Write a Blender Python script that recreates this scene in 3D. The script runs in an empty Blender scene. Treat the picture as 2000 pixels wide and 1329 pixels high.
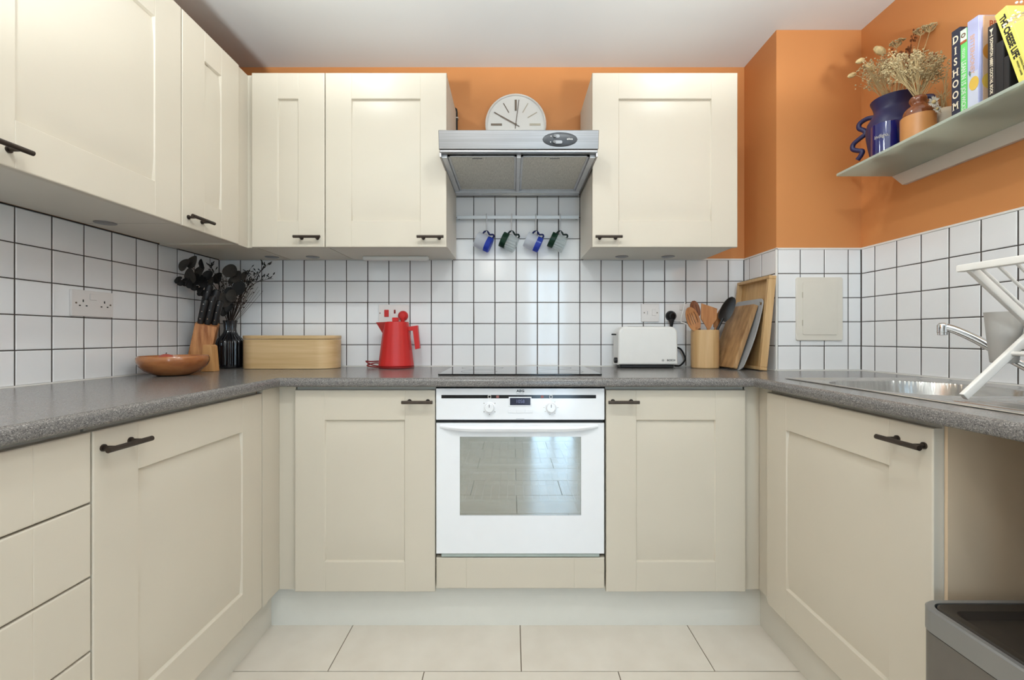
import bpy, bmesh, math, random
from mathutils import Vector, Matrix
random.seed(7)
R = math.radians
C = bpy.context.scene.collection
sc = bpy.context.scene
F = 866.0                      # focal length in pixels of the 2000 px wide frame
CX, CY, EYE = 1000.0, 658.0, 1.056

# ------------------------------------------------------------------ camera, world, light, exposure
cam_d = bpy.data.cameras.new('camera'); cam = bpy.data.objects.new('camera', cam_d); C.objects.link(cam)
cam.location = (0, 0, EYE); cam.rotation_euler = (R(90), 0, 0)
cam_d.sensor_width = 36; cam_d.lens = F / 2000 * 36; cam_d.shift_y = -6.5 / 2000; cam_d.clip_start = 0.02
sc.camera = cam
sc.render.resolution_x, sc.render.resolution_y = 2000, 1329
sc.view_settings.view_transform = 'Standard'; sc.view_settings.look = 'None'
sc.view_settings.gamma = 1; sc.view_settings.use_curve_mapping = False
sc.view_settings.exposure = 0.04
sc.cycles.max_bounces = 12; sc.cycles.transparent_max_bounces = 16; sc.cycles.sample_clamp_indirect = 6
sc.cycles.caustics_refractive = False; sc.cycles.caustics_reflective = False

W = bpy.data.worlds.new('world'); sc.world = W; W.use_nodes = True
_n = W.node_tree.nodes; _bg = _n['Background']
_sky = _n.new('ShaderNodeTexSky'); _sky.sky_type = 'NISHITA'; _sky.sun_disc = False; _sky.sun_elevation = R(35)
W.node_tree.links.new(_sky.outputs[0], _bg.inputs[0]); _bg.inputs[1].default_value = 0.35

def lamp(name, kind, loc, energy, color, rot=(0, 0, 0), **kw):
    d = bpy.data.lights.new(name, kind); d.energy = energy; d.color = color
    for k, v in kw.items(): setattr(d, k, v)
    o = bpy.data.objects.new(name, d); C.objects.link(o); o.location = loc; o.rotation_euler = rot
    return o
WARM = (0.90, 0.98, 1.0)
DOWNLIGHTS = [(-0.66, 1.50), (0.72, 1.50), (-0.30, 0.45), (0.36, 0.45)]
for (x, y), e in zip(DOWNLIGHTS, (3.6, 3.6, 14, 14)):
    lamp('downlight_lamp', 'SPOT', (x, y, 2.335), e * 1.25, WARM, spot_size=R(172), spot_blend=0.35, shadow_soft_size=0.035)
lamp('frontal_fill', 'POINT', (-0.25, -1.35, 1.95), 4, WARM, shadow_soft_size=0.14)  # added frontal fill; no lamp is known there
FILL_UPLIGHTS = [(-0.66, -0.10), (0.86, -0.10)]  # added fill spots brightening the ceiling, not lamps of the room
for x, y in FILL_UPLIGHTS:
    lamp('ceiling_fill_beam', 'SPOT', (x, y, 1.22), 114, WARM, rot=(R(180), 0, 0), spot_size=R(138), spot_blend=0.15, shadow_soft_size=0.08)
# daylight coming in through the glazed door in the wall behind the camera
lamp('daylight', 'AREA', (0.535, -2.72, 1.10), 38, (0.54, 0.76, 1.0), rot=(R(90), 0, 0), shape='RECTANGLE', size=0.64, size_y=2.1)

# ------------------------------------------------------------------ helpers
def lin(c):
    return tuple(((v / 255) / 12.92 if v / 255 <= 0.04045 else ((v / 255 + 0.055) / 1.055) ** 2.4) for v in c) + (1.0,)
MATS = {}
def mat(name, rgb, rough=0.5, metal=0.0, spec=0.5, noise=0.0, nscale=20.0, bump=0.0, bscale=200.0, trans=0.0, ior=1.45, coat=0.0, stretch=(1, 1, 1), rgb2=None, emit=None, sheen=0):
    m = bpy.data.materials.new(name); m.use_nodes = True
    nt = m.node_tree; b = nt.nodes['Principled BSDF']
    b.inputs['Base Color'].default_value = lin(rgb); b.inputs['Roughness'].default_value = rough
    b.inputs['Metallic'].default_value = metal; b.inputs['Specular IOR Level'].default_value = spec
    b.inputs['IOR'].default_value = ior; b.inputs['Transmission Weight'].default_value = trans
    b.inputs['Coat Weight'].default_value = coat; b.inputs['Coat Roughness'].default_value = 0.06
    tc = nt.nodes.new('ShaderNodeTexCoord'); mp = nt.nodes.new('ShaderNodeMapping'); mp.inputs['Scale'].default_value = stretch
    nt.links.new(tc.outputs['Object'], mp.inputs[0])
    if noise or rgb2:
        n = nt.nodes.new('ShaderNodeTexNoise'); n.inputs['Scale'].default_value = nscale; n.inputs['Detail'].default_value = 5
        nt.links.new(mp.outputs[0], n.inputs[0])
        r = nt.nodes.new('ShaderNodeValToRGB'); r.color_ramp.elements[0].position = 0.32; r.color_ramp.elements[1].position = 0.68
        a = rgb2 or tuple(max(0, v * (1 - noise)) for v in rgb)
        r.color_ramp.elements[0].color = lin(a); r.color_ramp.elements[1].color = lin(rgb)
        nt.links.new(n.outputs[0], r.inputs[0]); nt.links.new(r.outputs[0], b.inputs['Base Color'])
    if bump:
        n2 = nt.nodes.new('ShaderNodeTexNoise'); n2.inputs['Scale'].default_value = bscale; n2.inputs['Detail'].default_value = 3
        nt.links.new(mp.outputs[0], n2.inputs[0])
        bp = nt.nodes.new('ShaderNodeBump'); bp.inputs['Strength'].default_value = bump; bp.inputs['Distance'].default_value = 0.002
        nt.links.new(n2.outputs[0], bp.inputs['Height']); nt.links.new(bp.outputs[0], b.inputs['Normal'])
    if emit:
        b.inputs['Emission Color'].default_value = lin(emit[0]); b.inputs['Emission Strength'].default_value = emit[1]
    MATS[name] = m
    return m
def wood(name, light, dark, rough=0.45, stretch=(40, 40, 3), scale=1.0, coat=0.0):
    return mat(name, light, rough, rgb2=dark, nscale=scale, stretch=stretch, coat=coat, bump=0.08, bscale=scale * 2)

cream = mat('cream_foil', (211, 201, 184), 0.38, noise=0.015, nscale=3)
cream_in = mat('cream_carcass', (222, 215, 202), 0.5, noise=0.02, nscale=4)
bronze = mat('dark_bronze', (74, 64, 57), 0.38, metal=0.7, noise=0.1, nscale=60)
tile_m = mat('glazed_white_tile', (240, 239, 239), 0.09, spec=0.5, bump=0.03, bscale=9, noise=0.012, nscale=8)
grout_m = mat('dark_grout', (78, 70, 66), 0.9, noise=0.2, nscale=60)
white_trim = mat('white_trim', (238, 234, 228), 0.4, noise=0.02)
orange = mat('terracotta_paint', (215, 144, 85), 0.55, noise=0.02, nscale=3, bump=0.02, bscale=180)
ceil_m = mat('ceiling_paint', (221, 220, 218), 0.8, noise=0.015, nscale=2)
plain = mat('off_white_paint', (226, 226, 224), 0.7, noise=0.02, nscale=2)
floor_m = mat('pale_floor_tile', (226, 217, 204), 0.26, rgb2=(218, 208, 194), nscale=7, bump=0.02, bscale=120)
floor_g = mat('floor_grout', (120, 104, 86), 0.9, noise=0.1)
steel = mat('brushed_steel', (152, 149, 148), 0.33, metal=1.0, rgb2=(134, 131, 130), nscale=3, stretch=(1, 40, 160), bump=0.03, bscale=4)
sink_m = mat('sink_steel', (210, 208, 204), 0.27, metal=0.9, noise=0.08, nscale=5, stretch=(60, 3, 3))
chrome = mat('chrome', (225, 225, 226), 0.08, metal=1.0, noise=0.02)
alu = mat('satin_aluminium', (214, 215, 218), 0.38, metal=0.25, noise=0.05, nscale=30)
filt_m = mat('filter_mesh', (222, 218, 208), 0.5, metal=0.1, rgb2=(184, 180, 171), nscale=1.2, stretch=(500, 40, 40))
white_pl = mat('white_plastic', (236, 233, 228), 0.3, noise=0.01)
socket_m = mat('socket_plastic', (228, 222, 218), 0.3, noise=0.01)
oven_white = mat('oven_white', (238, 239, 242), 0.16, noise=0.006, coat=0.4)
dark_gap = mat('gap_black', (22, 20, 20), 0.5, noise=0.1)
black_gloss = mat('black_gloss', (18, 17, 18), 0.12, noise=0.05)
black_pl = mat('black_plastic', (30, 28, 28), 0.4, noise=0.1)
hob_m = mat('black_glass', (12, 12, 13), 0.035, noise=0.05, coat=0.3)
red_pl = mat('red_plastic', (205, 42, 40), 0.35, noise=0.03, nscale=8)
red_dk = mat('dark_red_plastic', (140, 28, 28), 0.4, noise=0.05)
bamboo = wood('bamboo', (222, 190, 143), (206, 170, 120), 0.42, (3, 8, 60))
bamboo_v = wood('bamboo_vertical', (214, 178, 130), (196, 156, 106), 0.42, (60, 60, 3))
tray_m = wood('bamboo_tray', (212, 172, 118), (192, 148, 94), 0.42, (60, 45, 3))
board_m = wood('acacia_board', (190, 150, 104), (140, 104, 68), 0.5, (30, 26, 4), 1.3)
block_m = wood('knife_block_wood', (212, 150, 96), (156, 94, 50), 0.42, (60, 60, 5), 1.3)
bowl_m = wood('bowl_wood', (188, 122, 72), (150, 88, 48), 0.22, (12, 12, 30), 1.0, coat=0.5)
spoon_m = wood('utensil_wood', (196, 138, 88), (168, 108, 64), 0.5, (50, 50, 5))
spoon_d = wood('dark_utensil_wood', (140, 84, 52), (104, 58, 34), 0.5, (50, 50, 5))
grey_board = mat('grey_board', (168, 168, 168), 0.45, noise=0.03)
blue_glaze = mat('matte_blue_glaze', (50, 48, 92), 0.42, noise=0.12, nscale=6)
stone_lo = mat('stoneware_tan', (205, 142, 84), 0.4, noise=0.06, nscale=12)
stone_hi = mat('stoneware_brown', (138, 78, 46), 0.16, noise=0.18, nscale=14, coat=0.6)
beige_pot = mat('beige_ceramic', (214, 200, 176), 0.5, noise=0.06)
cord_b = mat('black_cord', (26, 24, 24), 0.45, noise=0.05)
bin_grey = mat('bin_grey_metal', (146, 144, 142), 0.34, metal=0.55, noise=0.04, nscale=3)
bin_dark = mat('bin_dark_plastic', (46, 40, 35), 0.38, noise=0.08)
euc = mat('dark_eucalyptus', (74, 67, 60), 0.65, noise=0.25, nscale=30)
euc2 = mat('blackened_leaf', (30, 27, 25), 0.7, noise=0.2, nscale=30)
twig = mat('dark_twig', (58, 44, 36), 0.8, noise=0.2)
straw = mat('dried_straw', (214, 188, 138), 0.8, noise=0.15, nscale=40)
floret = mat('dried_floret', (212, 190, 144), 0.9, noise=0.25, nscale=90)
bunny = mat('bunny_tail', (226, 200, 146), 0.95, noise=0.15, nscale=120, bump=0.6, bscale=500)
brown_dry = mat('brown_dried', (150, 92, 54), 0.85, noise=0.25, nscale=60)
white_fl = mat('white_petal', (238, 232, 218), 0.8, noise=0.05)
clock_f = mat('clock_face', (236, 233, 227), 0.5, noise=0.01)
clock_m = mat('clock_taupe', (128, 114, 100), 0.4, metal=0.3, noise=0.08)
clock_l = mat('clock_champagne', (196, 186, 166), 0.4, metal=0.2, noise=0.05)
rack_w = mat('rack_white', (240, 236, 230), 0.32, noise=0.01)
cup_g = mat('grey_cup', (188, 184, 178), 0.4, noise=0.02)
page_m = mat('paper_pages', (232, 224, 206), 0.8, noise=0.08, nscale=1, stretch=(4, 600, 4))
pink_m = mat('reddish_fruit', (206, 96, 78), 0.4, noise=0.2, nscale=16)
panel_m = mat('access_panel_plastic', (228, 221, 208), 0.4, noise=0.01)
knob_sil = mat('button_grey', (150, 152, 156), 0.35, noise=0.05)
oval_m = mat('control_grey', (74, 76, 80), 0.35, noise=0.05)

def thin_glass(name, rgb, alpha, rough=0.06, body=0.5):
    '''thin-walled glass: part of the light passes straight through, part is scattered by the frosted or coloured wall'''
    m = bpy.data.materials.new(name); m.use_nodes = True; nt = m.node_tree; b = nt.nodes['Principled BSDF']; o = nt.nodes['Material Output']
    b.inputs['Base Color'].default_value = lin(rgb); b.inputs['Roughness'].default_value = rough
    n = nt.nodes.new('ShaderNodeTexNoise'); n.inputs['Scale'].default_value = 60; bp = nt.nodes.new('ShaderNodeBump'); bp.inputs['Strength'].default_value = .04; bp.inputs['Distance'].default_value = .002
    nt.links.new(n.outputs[0], bp.inputs['Height']); nt.links.new(bp.outputs[0], b.inputs['Normal'])
    t = nt.nodes.new('ShaderNodeBsdfTransparent'); t.inputs[0].default_value = lin(tuple(255 - (255 - v) * body for v in rgb))
    tl = nt.nodes.new('ShaderNodeBsdfTranslucent'); tl.inputs[0].default_value = lin(rgb)
    m1 = nt.nodes.new('ShaderNodeMixShader'); m1.inputs[0].default_value = 0.45; m2 = nt.nodes.new('ShaderNodeMixShader'); m2.inputs[0].default_value = alpha
    nt.links.new(b.outputs[0], m1.inputs[1]); nt.links.new(tl.outputs[0], m1.inputs[2]); nt.links.new(t.outputs[0], m2.inputs[1]); nt.links.new(m1.outputs[0], m2.inputs[2]); nt.links.new(m2.outputs[0], o.inputs[0])
    return m
frost = thin_glass('frosted_glass', (236, 238, 242), 0.50, 0.35)
clear = thin_glass('ribbed_clear_glass', (238, 242, 242), 0.30, 0.05)
blue_g = thin_glass('cobalt_glass', (70, 98, 212), 0.62, 0.1, 0.6)
green_g = thin_glass('bottle_green_glass', (44, 82, 62), 0.62, 0.1, 0.6)
blue_tumbler = mat('blue_tumbler', (24, 32, 112), 0.08, trans=0.25, noise=0.05, coat=0.6)
black_vase = mat('smoked_vase', (14, 14, 20), 0.06, trans=0.15, noise=0.1, coat=0.7)
shelf_g = thin_glass('frosted_shelf_glass', (216, 224, 212), 0.86, 0.3, 0.3)

def pane_mat(name, tint, refl=0.5):
    m = bpy.data.materials.new(name); m.use_nodes = True; nt = m.node_tree
    for n in list(nt.nodes):
        if n.type != 'OUTPUT_MATERIAL': nt.nodes.remove(n)
    o = [n for n in nt.nodes if n.type == 'OUTPUT_MATERIAL'][0]
    t = nt.nodes.new('ShaderNodeBsdfTransparent'); t.inputs[0].default_value = lin(tint)
    g = nt.nodes.new('ShaderNodeBsdfGlossy'); g.inputs['Roughness'].default_value = 0.015; g.inputs[0].default_value = (.92, .95, .95, 1)
    mx = nt.nodes.new('ShaderNodeMixShader'); mx.inputs[0].default_value = refl
    nt.links.new(t.outputs[0], mx.inputs[1]); nt.links.new(g.outputs[0], mx.inputs[2]); nt.links.new(mx.outputs[0], o.inputs[0])
    return m
oven_glass = pane_mat('oven_window_glass', (178, 188, 182), 0.42)
window_glass = pane_mat('window_pane', (250, 252, 252), 0.05)

def worktop_mat():
    m = mat('speckled_grey_laminate', (120, 116, 114), 0.22)
    nt = m.node_tree; b = nt.nodes['Principled BSDF']
    tc = nt.nodes.new('ShaderNodeTexCoord')
    v = nt.nodes.new('ShaderNodeTexVoronoi'); v.inputs['Scale'].default_value = 620
    r = nt.nodes.new('ShaderNodeValToRGB'); cr = r.color_ramp; cr.interpolation = 'LINEAR'
    cr.elements[0].position = 0.0; cr.elements[0].color = lin((64, 62, 62))
    cr.elements[1].position = 1.0; cr.elements[1].color = lin((172, 167, 161))
    for p, c in ((0.25, (100, 97, 95)), (0.72, (126, 121, 117)), (0.85, (150, 145, 140))):
        e = cr.elements.new(p); e.color = lin(c)
    nt.links.new(tc.outputs['Object'], v.inputs['Vector'])
    nt.links.new(v.outputs['Color'], r.inputs[0]); nt.links.new(r.outputs[0], b.inputs['Base Color'])
    return m
worktop_m = worktop_mat()

ORI = {}
class MB:
    def __init__(s): s.bm = bmesh.new()
    def box(s, x0, x1, y0, y1, z0, z1, bev=0.0, seg=1, M=None):
        t = bmesh.new(); bmesh.ops.create_cube(t, size=1)
        for v in t.verts:
            v.co = Vector(((x0 + x1) / 2 + v.co.x * (x1 - x0), (y0 + y1) / 2 + v.co.y * (y1 - y0), (z0 + z1) / 2 + v.co.z * (z1 - z0)))
        if bev: bmesh.ops.bevel(t, geom=t.edges[:], offset=bev, segments=seg, profile=0.5, affect='EDGES')
        return s._add(t, M)
    def _add(s, t, M=None):
        if M: bmesh.ops.transform(t, matrix=M, verts=t.verts)
        me = bpy.data.meshes.new('t'); t.to_mesh(me); t.free(); s.bm.from_mesh(me); bpy.data.meshes.remove(me)
        return s
    def tube(s, pts, r, n=8, caps=True, flat=1.0):
        pts = [Vector(p) for p in pts]; k = len(pts)
        rs = r if isinstance(r, (list, tuple)) else [r] * k
        ref = None; rings = []
        for i, p in enumerate(pts):
            d = (pts[min(i + 1, k - 1)] - pts[max(i - 1, 0)]).normalized()
            if ref is None:
                ref = Vector((0, 0, 1)) if abs(d.z) < 0.9 else Vector((1, 0, 0))
            u = (ref - d * ref.dot(d))
            if u.length < 1e-6: u = d.orthogonal()
            u.normalize(); w = d.cross(u); ref = u
            rings.append([s.bm.verts.new(p + u * (math.cos(a) * rs[i]) + w * (math.sin(a) * rs[i] * flat)) for a in (2 * math.pi * j / n for j in range(n))])
        for a, b in zip(rings, rings[1:]):
            for j in range(n): s.bm.faces.new((a[j], a[(j + 1) % n], b[(j + 1) % n], b[j]))
        if caps: s.bm.faces.new(rings[0][::-1]); s.bm.faces.new(rings[-1])
        return s
    def lathe(s, prof, c=(0, 0, 0), n=32, M=None, fn=None, close=True):
        t = bmesh.new(); rings = []
        for (r, z) in prof:
            if r < 1e-6: rings.append([t.verts.new((0, 0, z))])
            else:
                rings.append([t.verts.new(((r * (fn(a, z) if fn else 1)) * math.cos(a), (r * (fn(a, z) if fn else 1)) * math.sin(a), z)) for a in (2 * math.pi * j / n for j in range(n))])
        for a, b in zip(rings, rings[1:]):
            if len(a) == 1 and len(b) == 1: continue
            for j in range(n):
                k = (j + 1) % n
                if len(a) == 1: t.faces.new((a[0], b[k], b[j]))
                elif len(b) == 1: t.faces.new((a[j], a[k], b[0]))
                else: t.faces.new((a[j], a[k], b[k], b[j]))
        bmesh.ops.recalc_face_normals(t, faces=t.faces)
        return s._add(t, Matrix.Translation(c) @ (M or Matrix()))
    def prism(s, poly, h, M=None, bev=0.0, seg=2):
        t = bmesh.new(); n = len(poly)
        a = [t.verts.new((p[0], p[1], 0)) for p in poly]; b = [t.verts.new((p[0], p[1], h)) for p in poly]
        t.faces.new(a[::-1]); t.faces.new(b)
        for i in range(n): t.faces.new((a[i], a[(i + 1) % n], b[(i + 1) % n], b[i]))
        bmesh.ops.recalc_face_normals(t, faces=t.faces)
        if bev:
            es = [e for e in t.edges if abs(e.verts[0].co.z - e.verts[1].co.z) < 1e-7]
            bmesh.ops.bevel(t, geom=es, offset=bev, segments=seg, profile=0.5, affect='EDGES')
        return s._add(t, M)
    def ball(s, c, r, sub=2, M=None, scale=(1, 1, 1)):
        t = bmesh.new(); bmesh.ops.create_icosphere(t, subdivisions=sub, radius=r)
        return s._add(t, Matrix.Translation(c) @ (M or Matrix()) @ Matrix.Diagonal((*scale, 1)))
    def face(s, pts): s.bm.faces.new([s.bm.verts.new(p) for p in pts]); return s
    def grid(s, xs, ys, fn):
        vs = [[s.bm.verts.new(fn(x, y)) for x in xs] for y in ys]
        for j in range(len(ys) - 1):
            for i in range(len(xs) - 1): s.bm.faces.new((vs[j][i], vs[j][i + 1], vs[j + 1][i + 1], vs[j + 1][i]))
        return vs
    def build(s, name, m, parent=None, ang=35, M=None):
        me = bpy.data.meshes.new(name)
        if M: bmesh.ops.transform(s.bm, matrix=M, verts=s.bm.verts)
        o0 = ORI.get(parent.name, Vector()) if parent else Vector()
        if o0.length: bmesh.ops.translate(s.bm, vec=-o0, verts=s.bm.verts)
        s.bm.to_mesh(me); s.bm.free()
        me.materials.append(m)
        for p in me.polygons: p.use_smooth = True
        me.set_sharp_from_angle(angle=R(ang))
        o = bpy.data.objects.new(name, me); C.objects.link(o)
        wn = o.modifiers.new('weighted_normal', 'WEIGHTED_NORMAL'); wn.keep_sharp = True; wn.weight = 80
        if parent: o.parent = parent
        ORI[o.name] = o0.copy()
        return o
def tag(o, label=None, cat=None, group=None, kind=None):
    if label: o['label'] = label
    if cat: o['category'] = cat
    if group: o['group'] = group
    if kind: o['kind'] = kind
    return o
def thing(name, label, cat, loc=(0, 0, 0), group=None):
    o = bpy.data.objects.new(name, None); C.objects.link(o); o.location = loc; o.empty_display_size = 0.02
    ORI[o.name] = Vector(loc); return tag(o, label, cat, group)
def solo(o, label, cat, group=None):            # a thing that is a single mesh built in world space: put its origin at its base
    me = o.data; xs = [v.co for v in me.vertices]
    b = Vector((sum(v.x for v in xs) / len(xs), sum(v.y for v in xs) / len(xs), min(v.z for v in xs)))
    me.transform(Matrix.Translation(-b)); o.location = b; ORI[o.name] = b.copy()
    return tag(o, label, cat, group)
def at(px, py, Y): return Vector(((px - CX) * Y / F, Y, EYE + (CY - py) * Y / F))
FACE_CAM = Matrix(((1, 0, 0, 0), (0, 0, -1, 0), (0, 1, 0, 0), (0, 0, 0, 1)))        # text plane facing -Y
SPINE_UP = Matrix(((0, 0, -1, 0), (-1, 0, 0, 0), (0, 1, 0, 0), (0, 0, 0, 1)))       # facing -X, upright
SPINE_DN = Matrix(((0, 0, -1, 0), (0, -1, 0, 0), (-1, 0, 0, 0), (0, 0, 0, 1)))      # facing -X, reading downwards
def text(s, size, M, m, parent, name='lettering', bold=0.0, depth=0.0004, sx=1.0, align='CENTER', serif=None):
    cu = bpy.data.curves.new('t', 'FONT'); cu.body = s; cu.size = size; cu.align_x = align; cu.align_y = 'CENTER'
    cu.offset = bold; cu.extrude = depth / 2; cu.resolution_u = 3
    to = bpy.data.objects.new('t', cu); C.objects.link(to)
    dg = bpy.context.evaluated_depsgraph_get(); dg.update()
    me = bpy.data.meshes.new_from_object(to.evaluated_get(dg))
    bpy.data.objects.remove(to); bpy.data.curves.remove(cu)
    b = MB(); b.bm.from_mesh(me); bpy.data.meshes.remove(me)
    if serif:
        for (x0, x1, y0, y1) in serif: b.box(x0, x1, y0, y1, -depth / 2, depth / 2)
    bmesh.ops.transform(b.bm, matrix=M @ Matrix.Diagonal((sx, 1, 1, 1)), verts=b.bm.verts)
    return b.build(name, m, parent)
def T(v): return Matrix.Translation(v)
def rrect(x0, x1, y0, y1, r, n=6):
    out = []
    for cx, cy, a0 in ((x1 - r, y1 - r, 0), (x0 + r, y1 - r, 90), (x0 + r, y0 + r, 180), (x1 - r, y0 + r, 270)):
        for i in range(n + 1):
            a = R(a0 + 90 * i / n); out.append((cx + r * math.cos(a), cy + r * math.sin(a)))
    return out
def bez(p, n=10):
    p = [Vector(q) for q in p]; out = []
    for i in range(n + 1):
        t = i / n; q = p[:]
        while len(q) > 1: q = [a.lerp(b, t) for a, b in zip(q, q[1:])]
        out.append(q[0])
    return out
def catmull(p, n=6):
    p = [Vector(q) for q in p]; p = [p[0] * 2 - p[1]] + p + [p[-1] * 2 - p[-2]]; out = []
    for i in range(1, len(p) - 2):
        a, b, c, d = p[i - 1:i + 3]
        for k in range(n):
            t = k / n
            out.append(0.5 * ((2 * b) + (c - a) * t + (2 * a - 5 * b + 4 * c - d) * t * t + (3 * b - a - 3 * c + d) * t ** 3))
    out.append(p[-2]); return out

# ------------------------------------------------------------------ room shell
XL, XR, YB, XC, YC, ZC = -1.416, 1.4826, 2.1436, 1.121, 1.8826, 2.362     # tile faces of left/right/back wall, column, ceiling
YF = -2.65
def struct(name, b, m):
    o = b.build(name, m); o['kind'] = 'structure'; return o
E = 0.004
wall_back = struct('wall_back', MB().box(XL - .1, XC + E, YB + E, YB + .12, 0, ZC), orange)
wall_left = struct('wall_left', MB().box(XL - .12, XL - E, .2, YB + .12, 0, ZC), orange)
struct('wall_left_rear', MB().box(XL - .12, XL - E, YF, .2, 0, ZC), plain)
wall_right = struct('wall_right', MB().box(XR + E, XR + .12, .2, YB + .12, 0, ZC), orange)
struct('wall_right_rear', MB().box(XR + E, XR + .12, YF, .2, 0, ZC), plain)
wall_col = struct('wall_column', MB().box(XC + E, XR + E, YC + E, YB + .12, 0, ZC), orange)
struct('ceiling', MB().box(XL - .12, XR + .12, YF - .1, YB + .12, ZC, ZC + .1), ceil_m)
floor = struct('floor', MB().box(XL - .12, XR + .12, YF - .1, YB + .12, -.1, -0.003), floor_g)
# wall behind the camera with a glazed door in it
b = MB()
b.box(XL - .1, 0.22, YF - .1, YF, 0, ZC); b.box(0.85, XR + .1, YF - .1, YF, 0, ZC); b.box(0.22, 0.85, YF - .1, YF, 2.15, ZC)
wall_front = struct('wall_front', b, plain)
b = MB()
for x in (0.22, 0.51, 0.80): b.box(x, x + .05, YF - .07, YF - .02, 0.0, 2.15, .004)
b.box(.27, .51, YF - .07, YF - .02, 0, .08); b.box(.56, .80, YF - .07, YF - .02, 0, .08); b.box(.27, .80, YF - .07, YF - .02, 2.09, 2.15)
door_1 = struct('door_1', b, white_trim)
MB().box(.27, .51, YF - .047, YF - .043, .08, 2.09).build('pane', window_glass, door_1)
MB().box(.56, .80, YF - .047, YF - .043, .08, 2.09).build('pane', window_glass, door_1)
b = MB().box(-1.0, -.45, YF + .001, YF + .02, 1.25, 1.75, .004)
pic = thing('picture', 'dark picture hanging on the wall behind the camera', 'picture', (-.72, YF, 1.25))
b.build('picture_panel', black_pl, pic)

_tm = {}
def tile_mesh(w, h, th=0.007, m=tile_m, bev=0.0022):
    k = (round(w, 3), round(h, 3), round(th, 4), m.name)
    if k in _tm: return _tm[k]
    bm = bmesh.new(); hw, hh = w / 2, h / 2; b = min(bev, hw * .4)
    o = [bm.verts.new(p) for p in ((-hw, 0, -hh), (hw, 0, -hh), (hw, 0, hh), (-hw, 0, hh))]
    q = [bm.verts.new(p) for p in ((-hw, -th + b * .6, -hh), (hw, -th + b * .6, -hh), (hw, -th + b * .6, hh), (-hw, -th + b * .6, hh))]
    i = [bm.verts.new(p) for p in ((-hw + b, -th, -hh + b), (hw - b, -th, -hh + b), (hw - b, -th, hh - b), (-hw + b, -th, hh - b))]
    for a, c in ((o, q), (q, i)):
        for j in range(4): bm.faces.new((a[j], a[(j + 1) % 4], c[(j + 1) % 4], c[j]))
    bm.faces.new(i); bmesh.ops.recalc_face_normals(bm, faces=bm.faces)
    me = bpy.data.meshes.new('tile'); bm.to_mesh(me); bm.free(); me.materials.append(m)
    for p in me.polygons: p.use_smooth = True
    me.set_sharp_from_angle(angle=R(20))
    _tm[k] = me; return me
G = 0.0034
def tiles(wall, axis, const, ul, zl, u0, u1, skip=None):
    us = [u0] + sorted(u for u in ul if u0 + .008 < u < u1 - .008) + [u1]
    for a, b_ in zip(us, us[1:]):
        for c, d in zip(zl, zl[1:]):
            w = b_ - a - G; h = d - c - G
            if w < .008: continue
            o = bpy.data.objects.new('tile', tile_mesh(w, h)); C.objects.link(o); o.parent = wall
            u, z = (a + b_) / 2, (c + d) / 2
            j = R(random.gauss(0, .16)), 0, R(random.gauss(0, .16))
            dep = .007 + random.uniform(-.0003, .0003) - .007
            if axis == 'b': o.location = (u, const + .007 + dep, z); o.rotation_euler = j
            if axis == 'l': o.location = (const - .007 + dep, u, z); o.rotation_euler = (0, j[0], R(90) + j[2])
            if axis == 'r': o.location = (const + .007 + dep, u, z); o.rotation_euler = (0, j[0], R(-90) + j[2])
ZL = [.914, 1.0166, 1.1188, 1.2214, 1.324, 1.4275]
tiles(wall_back, 'b', YB, [-1.3139 + .10262 * i for i in range(26)], ZL, XL, XC)
tiles(wall_back, 'b', YB, [-1.3139 + .10262 * i for i in range(26)], [1.4275, 1.5295, 1.632, 1.7325, 1.835], -.285, .345)
tiles(wall_left, 'l', XL, [2.082 - .1023 * i for i in range(24)], ZL, 0.25, YB)
tiles(wall_right, 'r', XR, [1.8136 - .1027 * i for i in range(24)], ZL, 0.25, YC)
tiles(wall_col, 'r', XC, [2.097, 1.994], ZL, YC + .006, YB)
tiles(wall_col, 'b', YC, [1.225, 1.327, 1.4285], ZL, XC + .008, XR)
b = MB().box(XL - E, XC + E, YB + .0015, YB + E, .90, 1.43); b.box(-.285, .345, YB + .0015, YB + E, 1.43, 1.835); b.build('grout', grout_m, wall_back)
MB().box(XL - E, XL - .0015, .25, YB, .90, 1.43).build('grout', grout_m, wall_left)
MB().box(XR + .0015, XR + E, .25, YC + E, .90, 1.43).build('grout', grout_m, wall_right)
b = MB().box(XC + .0015, XC + E, YC, YB, .90, 1.43); b.box(XC + .002, XR + E, YC + .0015, YC + E, .90, 1.43); b.build('grout', grout_m, wall_col)
# white edging strips: top of the tiling, column corner, sealant along the worktop
b = MB().box(.345, XC, YB - .001, YB + E, 1.4265, 1.4335); b.box(XL, -.285, YB - .001, YB + E, 1.4265, 1.4335); b.build('edge_trim', white_trim, wall_back)
MB().box(XR - .001, XR + E, .25, YC, 1.4265, 1.4335).build('edge_trim', white_trim, wall_right)
b = MB().box(XC - .001, XC + E, YC, YB, 1.4265, 1.4335); b.box(XC, XR, YC - .001, YC + E, 1.4265, 1.4335); b.box(XC - .001, XC + .008, YC - .001, YC + .007, .912, 1.4335, .002); b.build('edge_trim', white_trim, wall_col)
MB().box(XL, XC, YB - .006, YB, .9115, .916).build('sealant', white_trim, wall_back)
MB().box(XL, XL + .006, .25, YB, .9115, .916).build('sealant', white_trim, wall_left)
MB().box(XR - .006, XR, .25, YC, .9115, .916).build('sealant', white_trim, wall_right)
b = MB().box(XC, XR, YC - .006, YC, .9115, .916); b.box(XC - .006, XC, YC, YB, .9115, .916); b.build('sealant', white_trim, wall_col)

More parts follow.
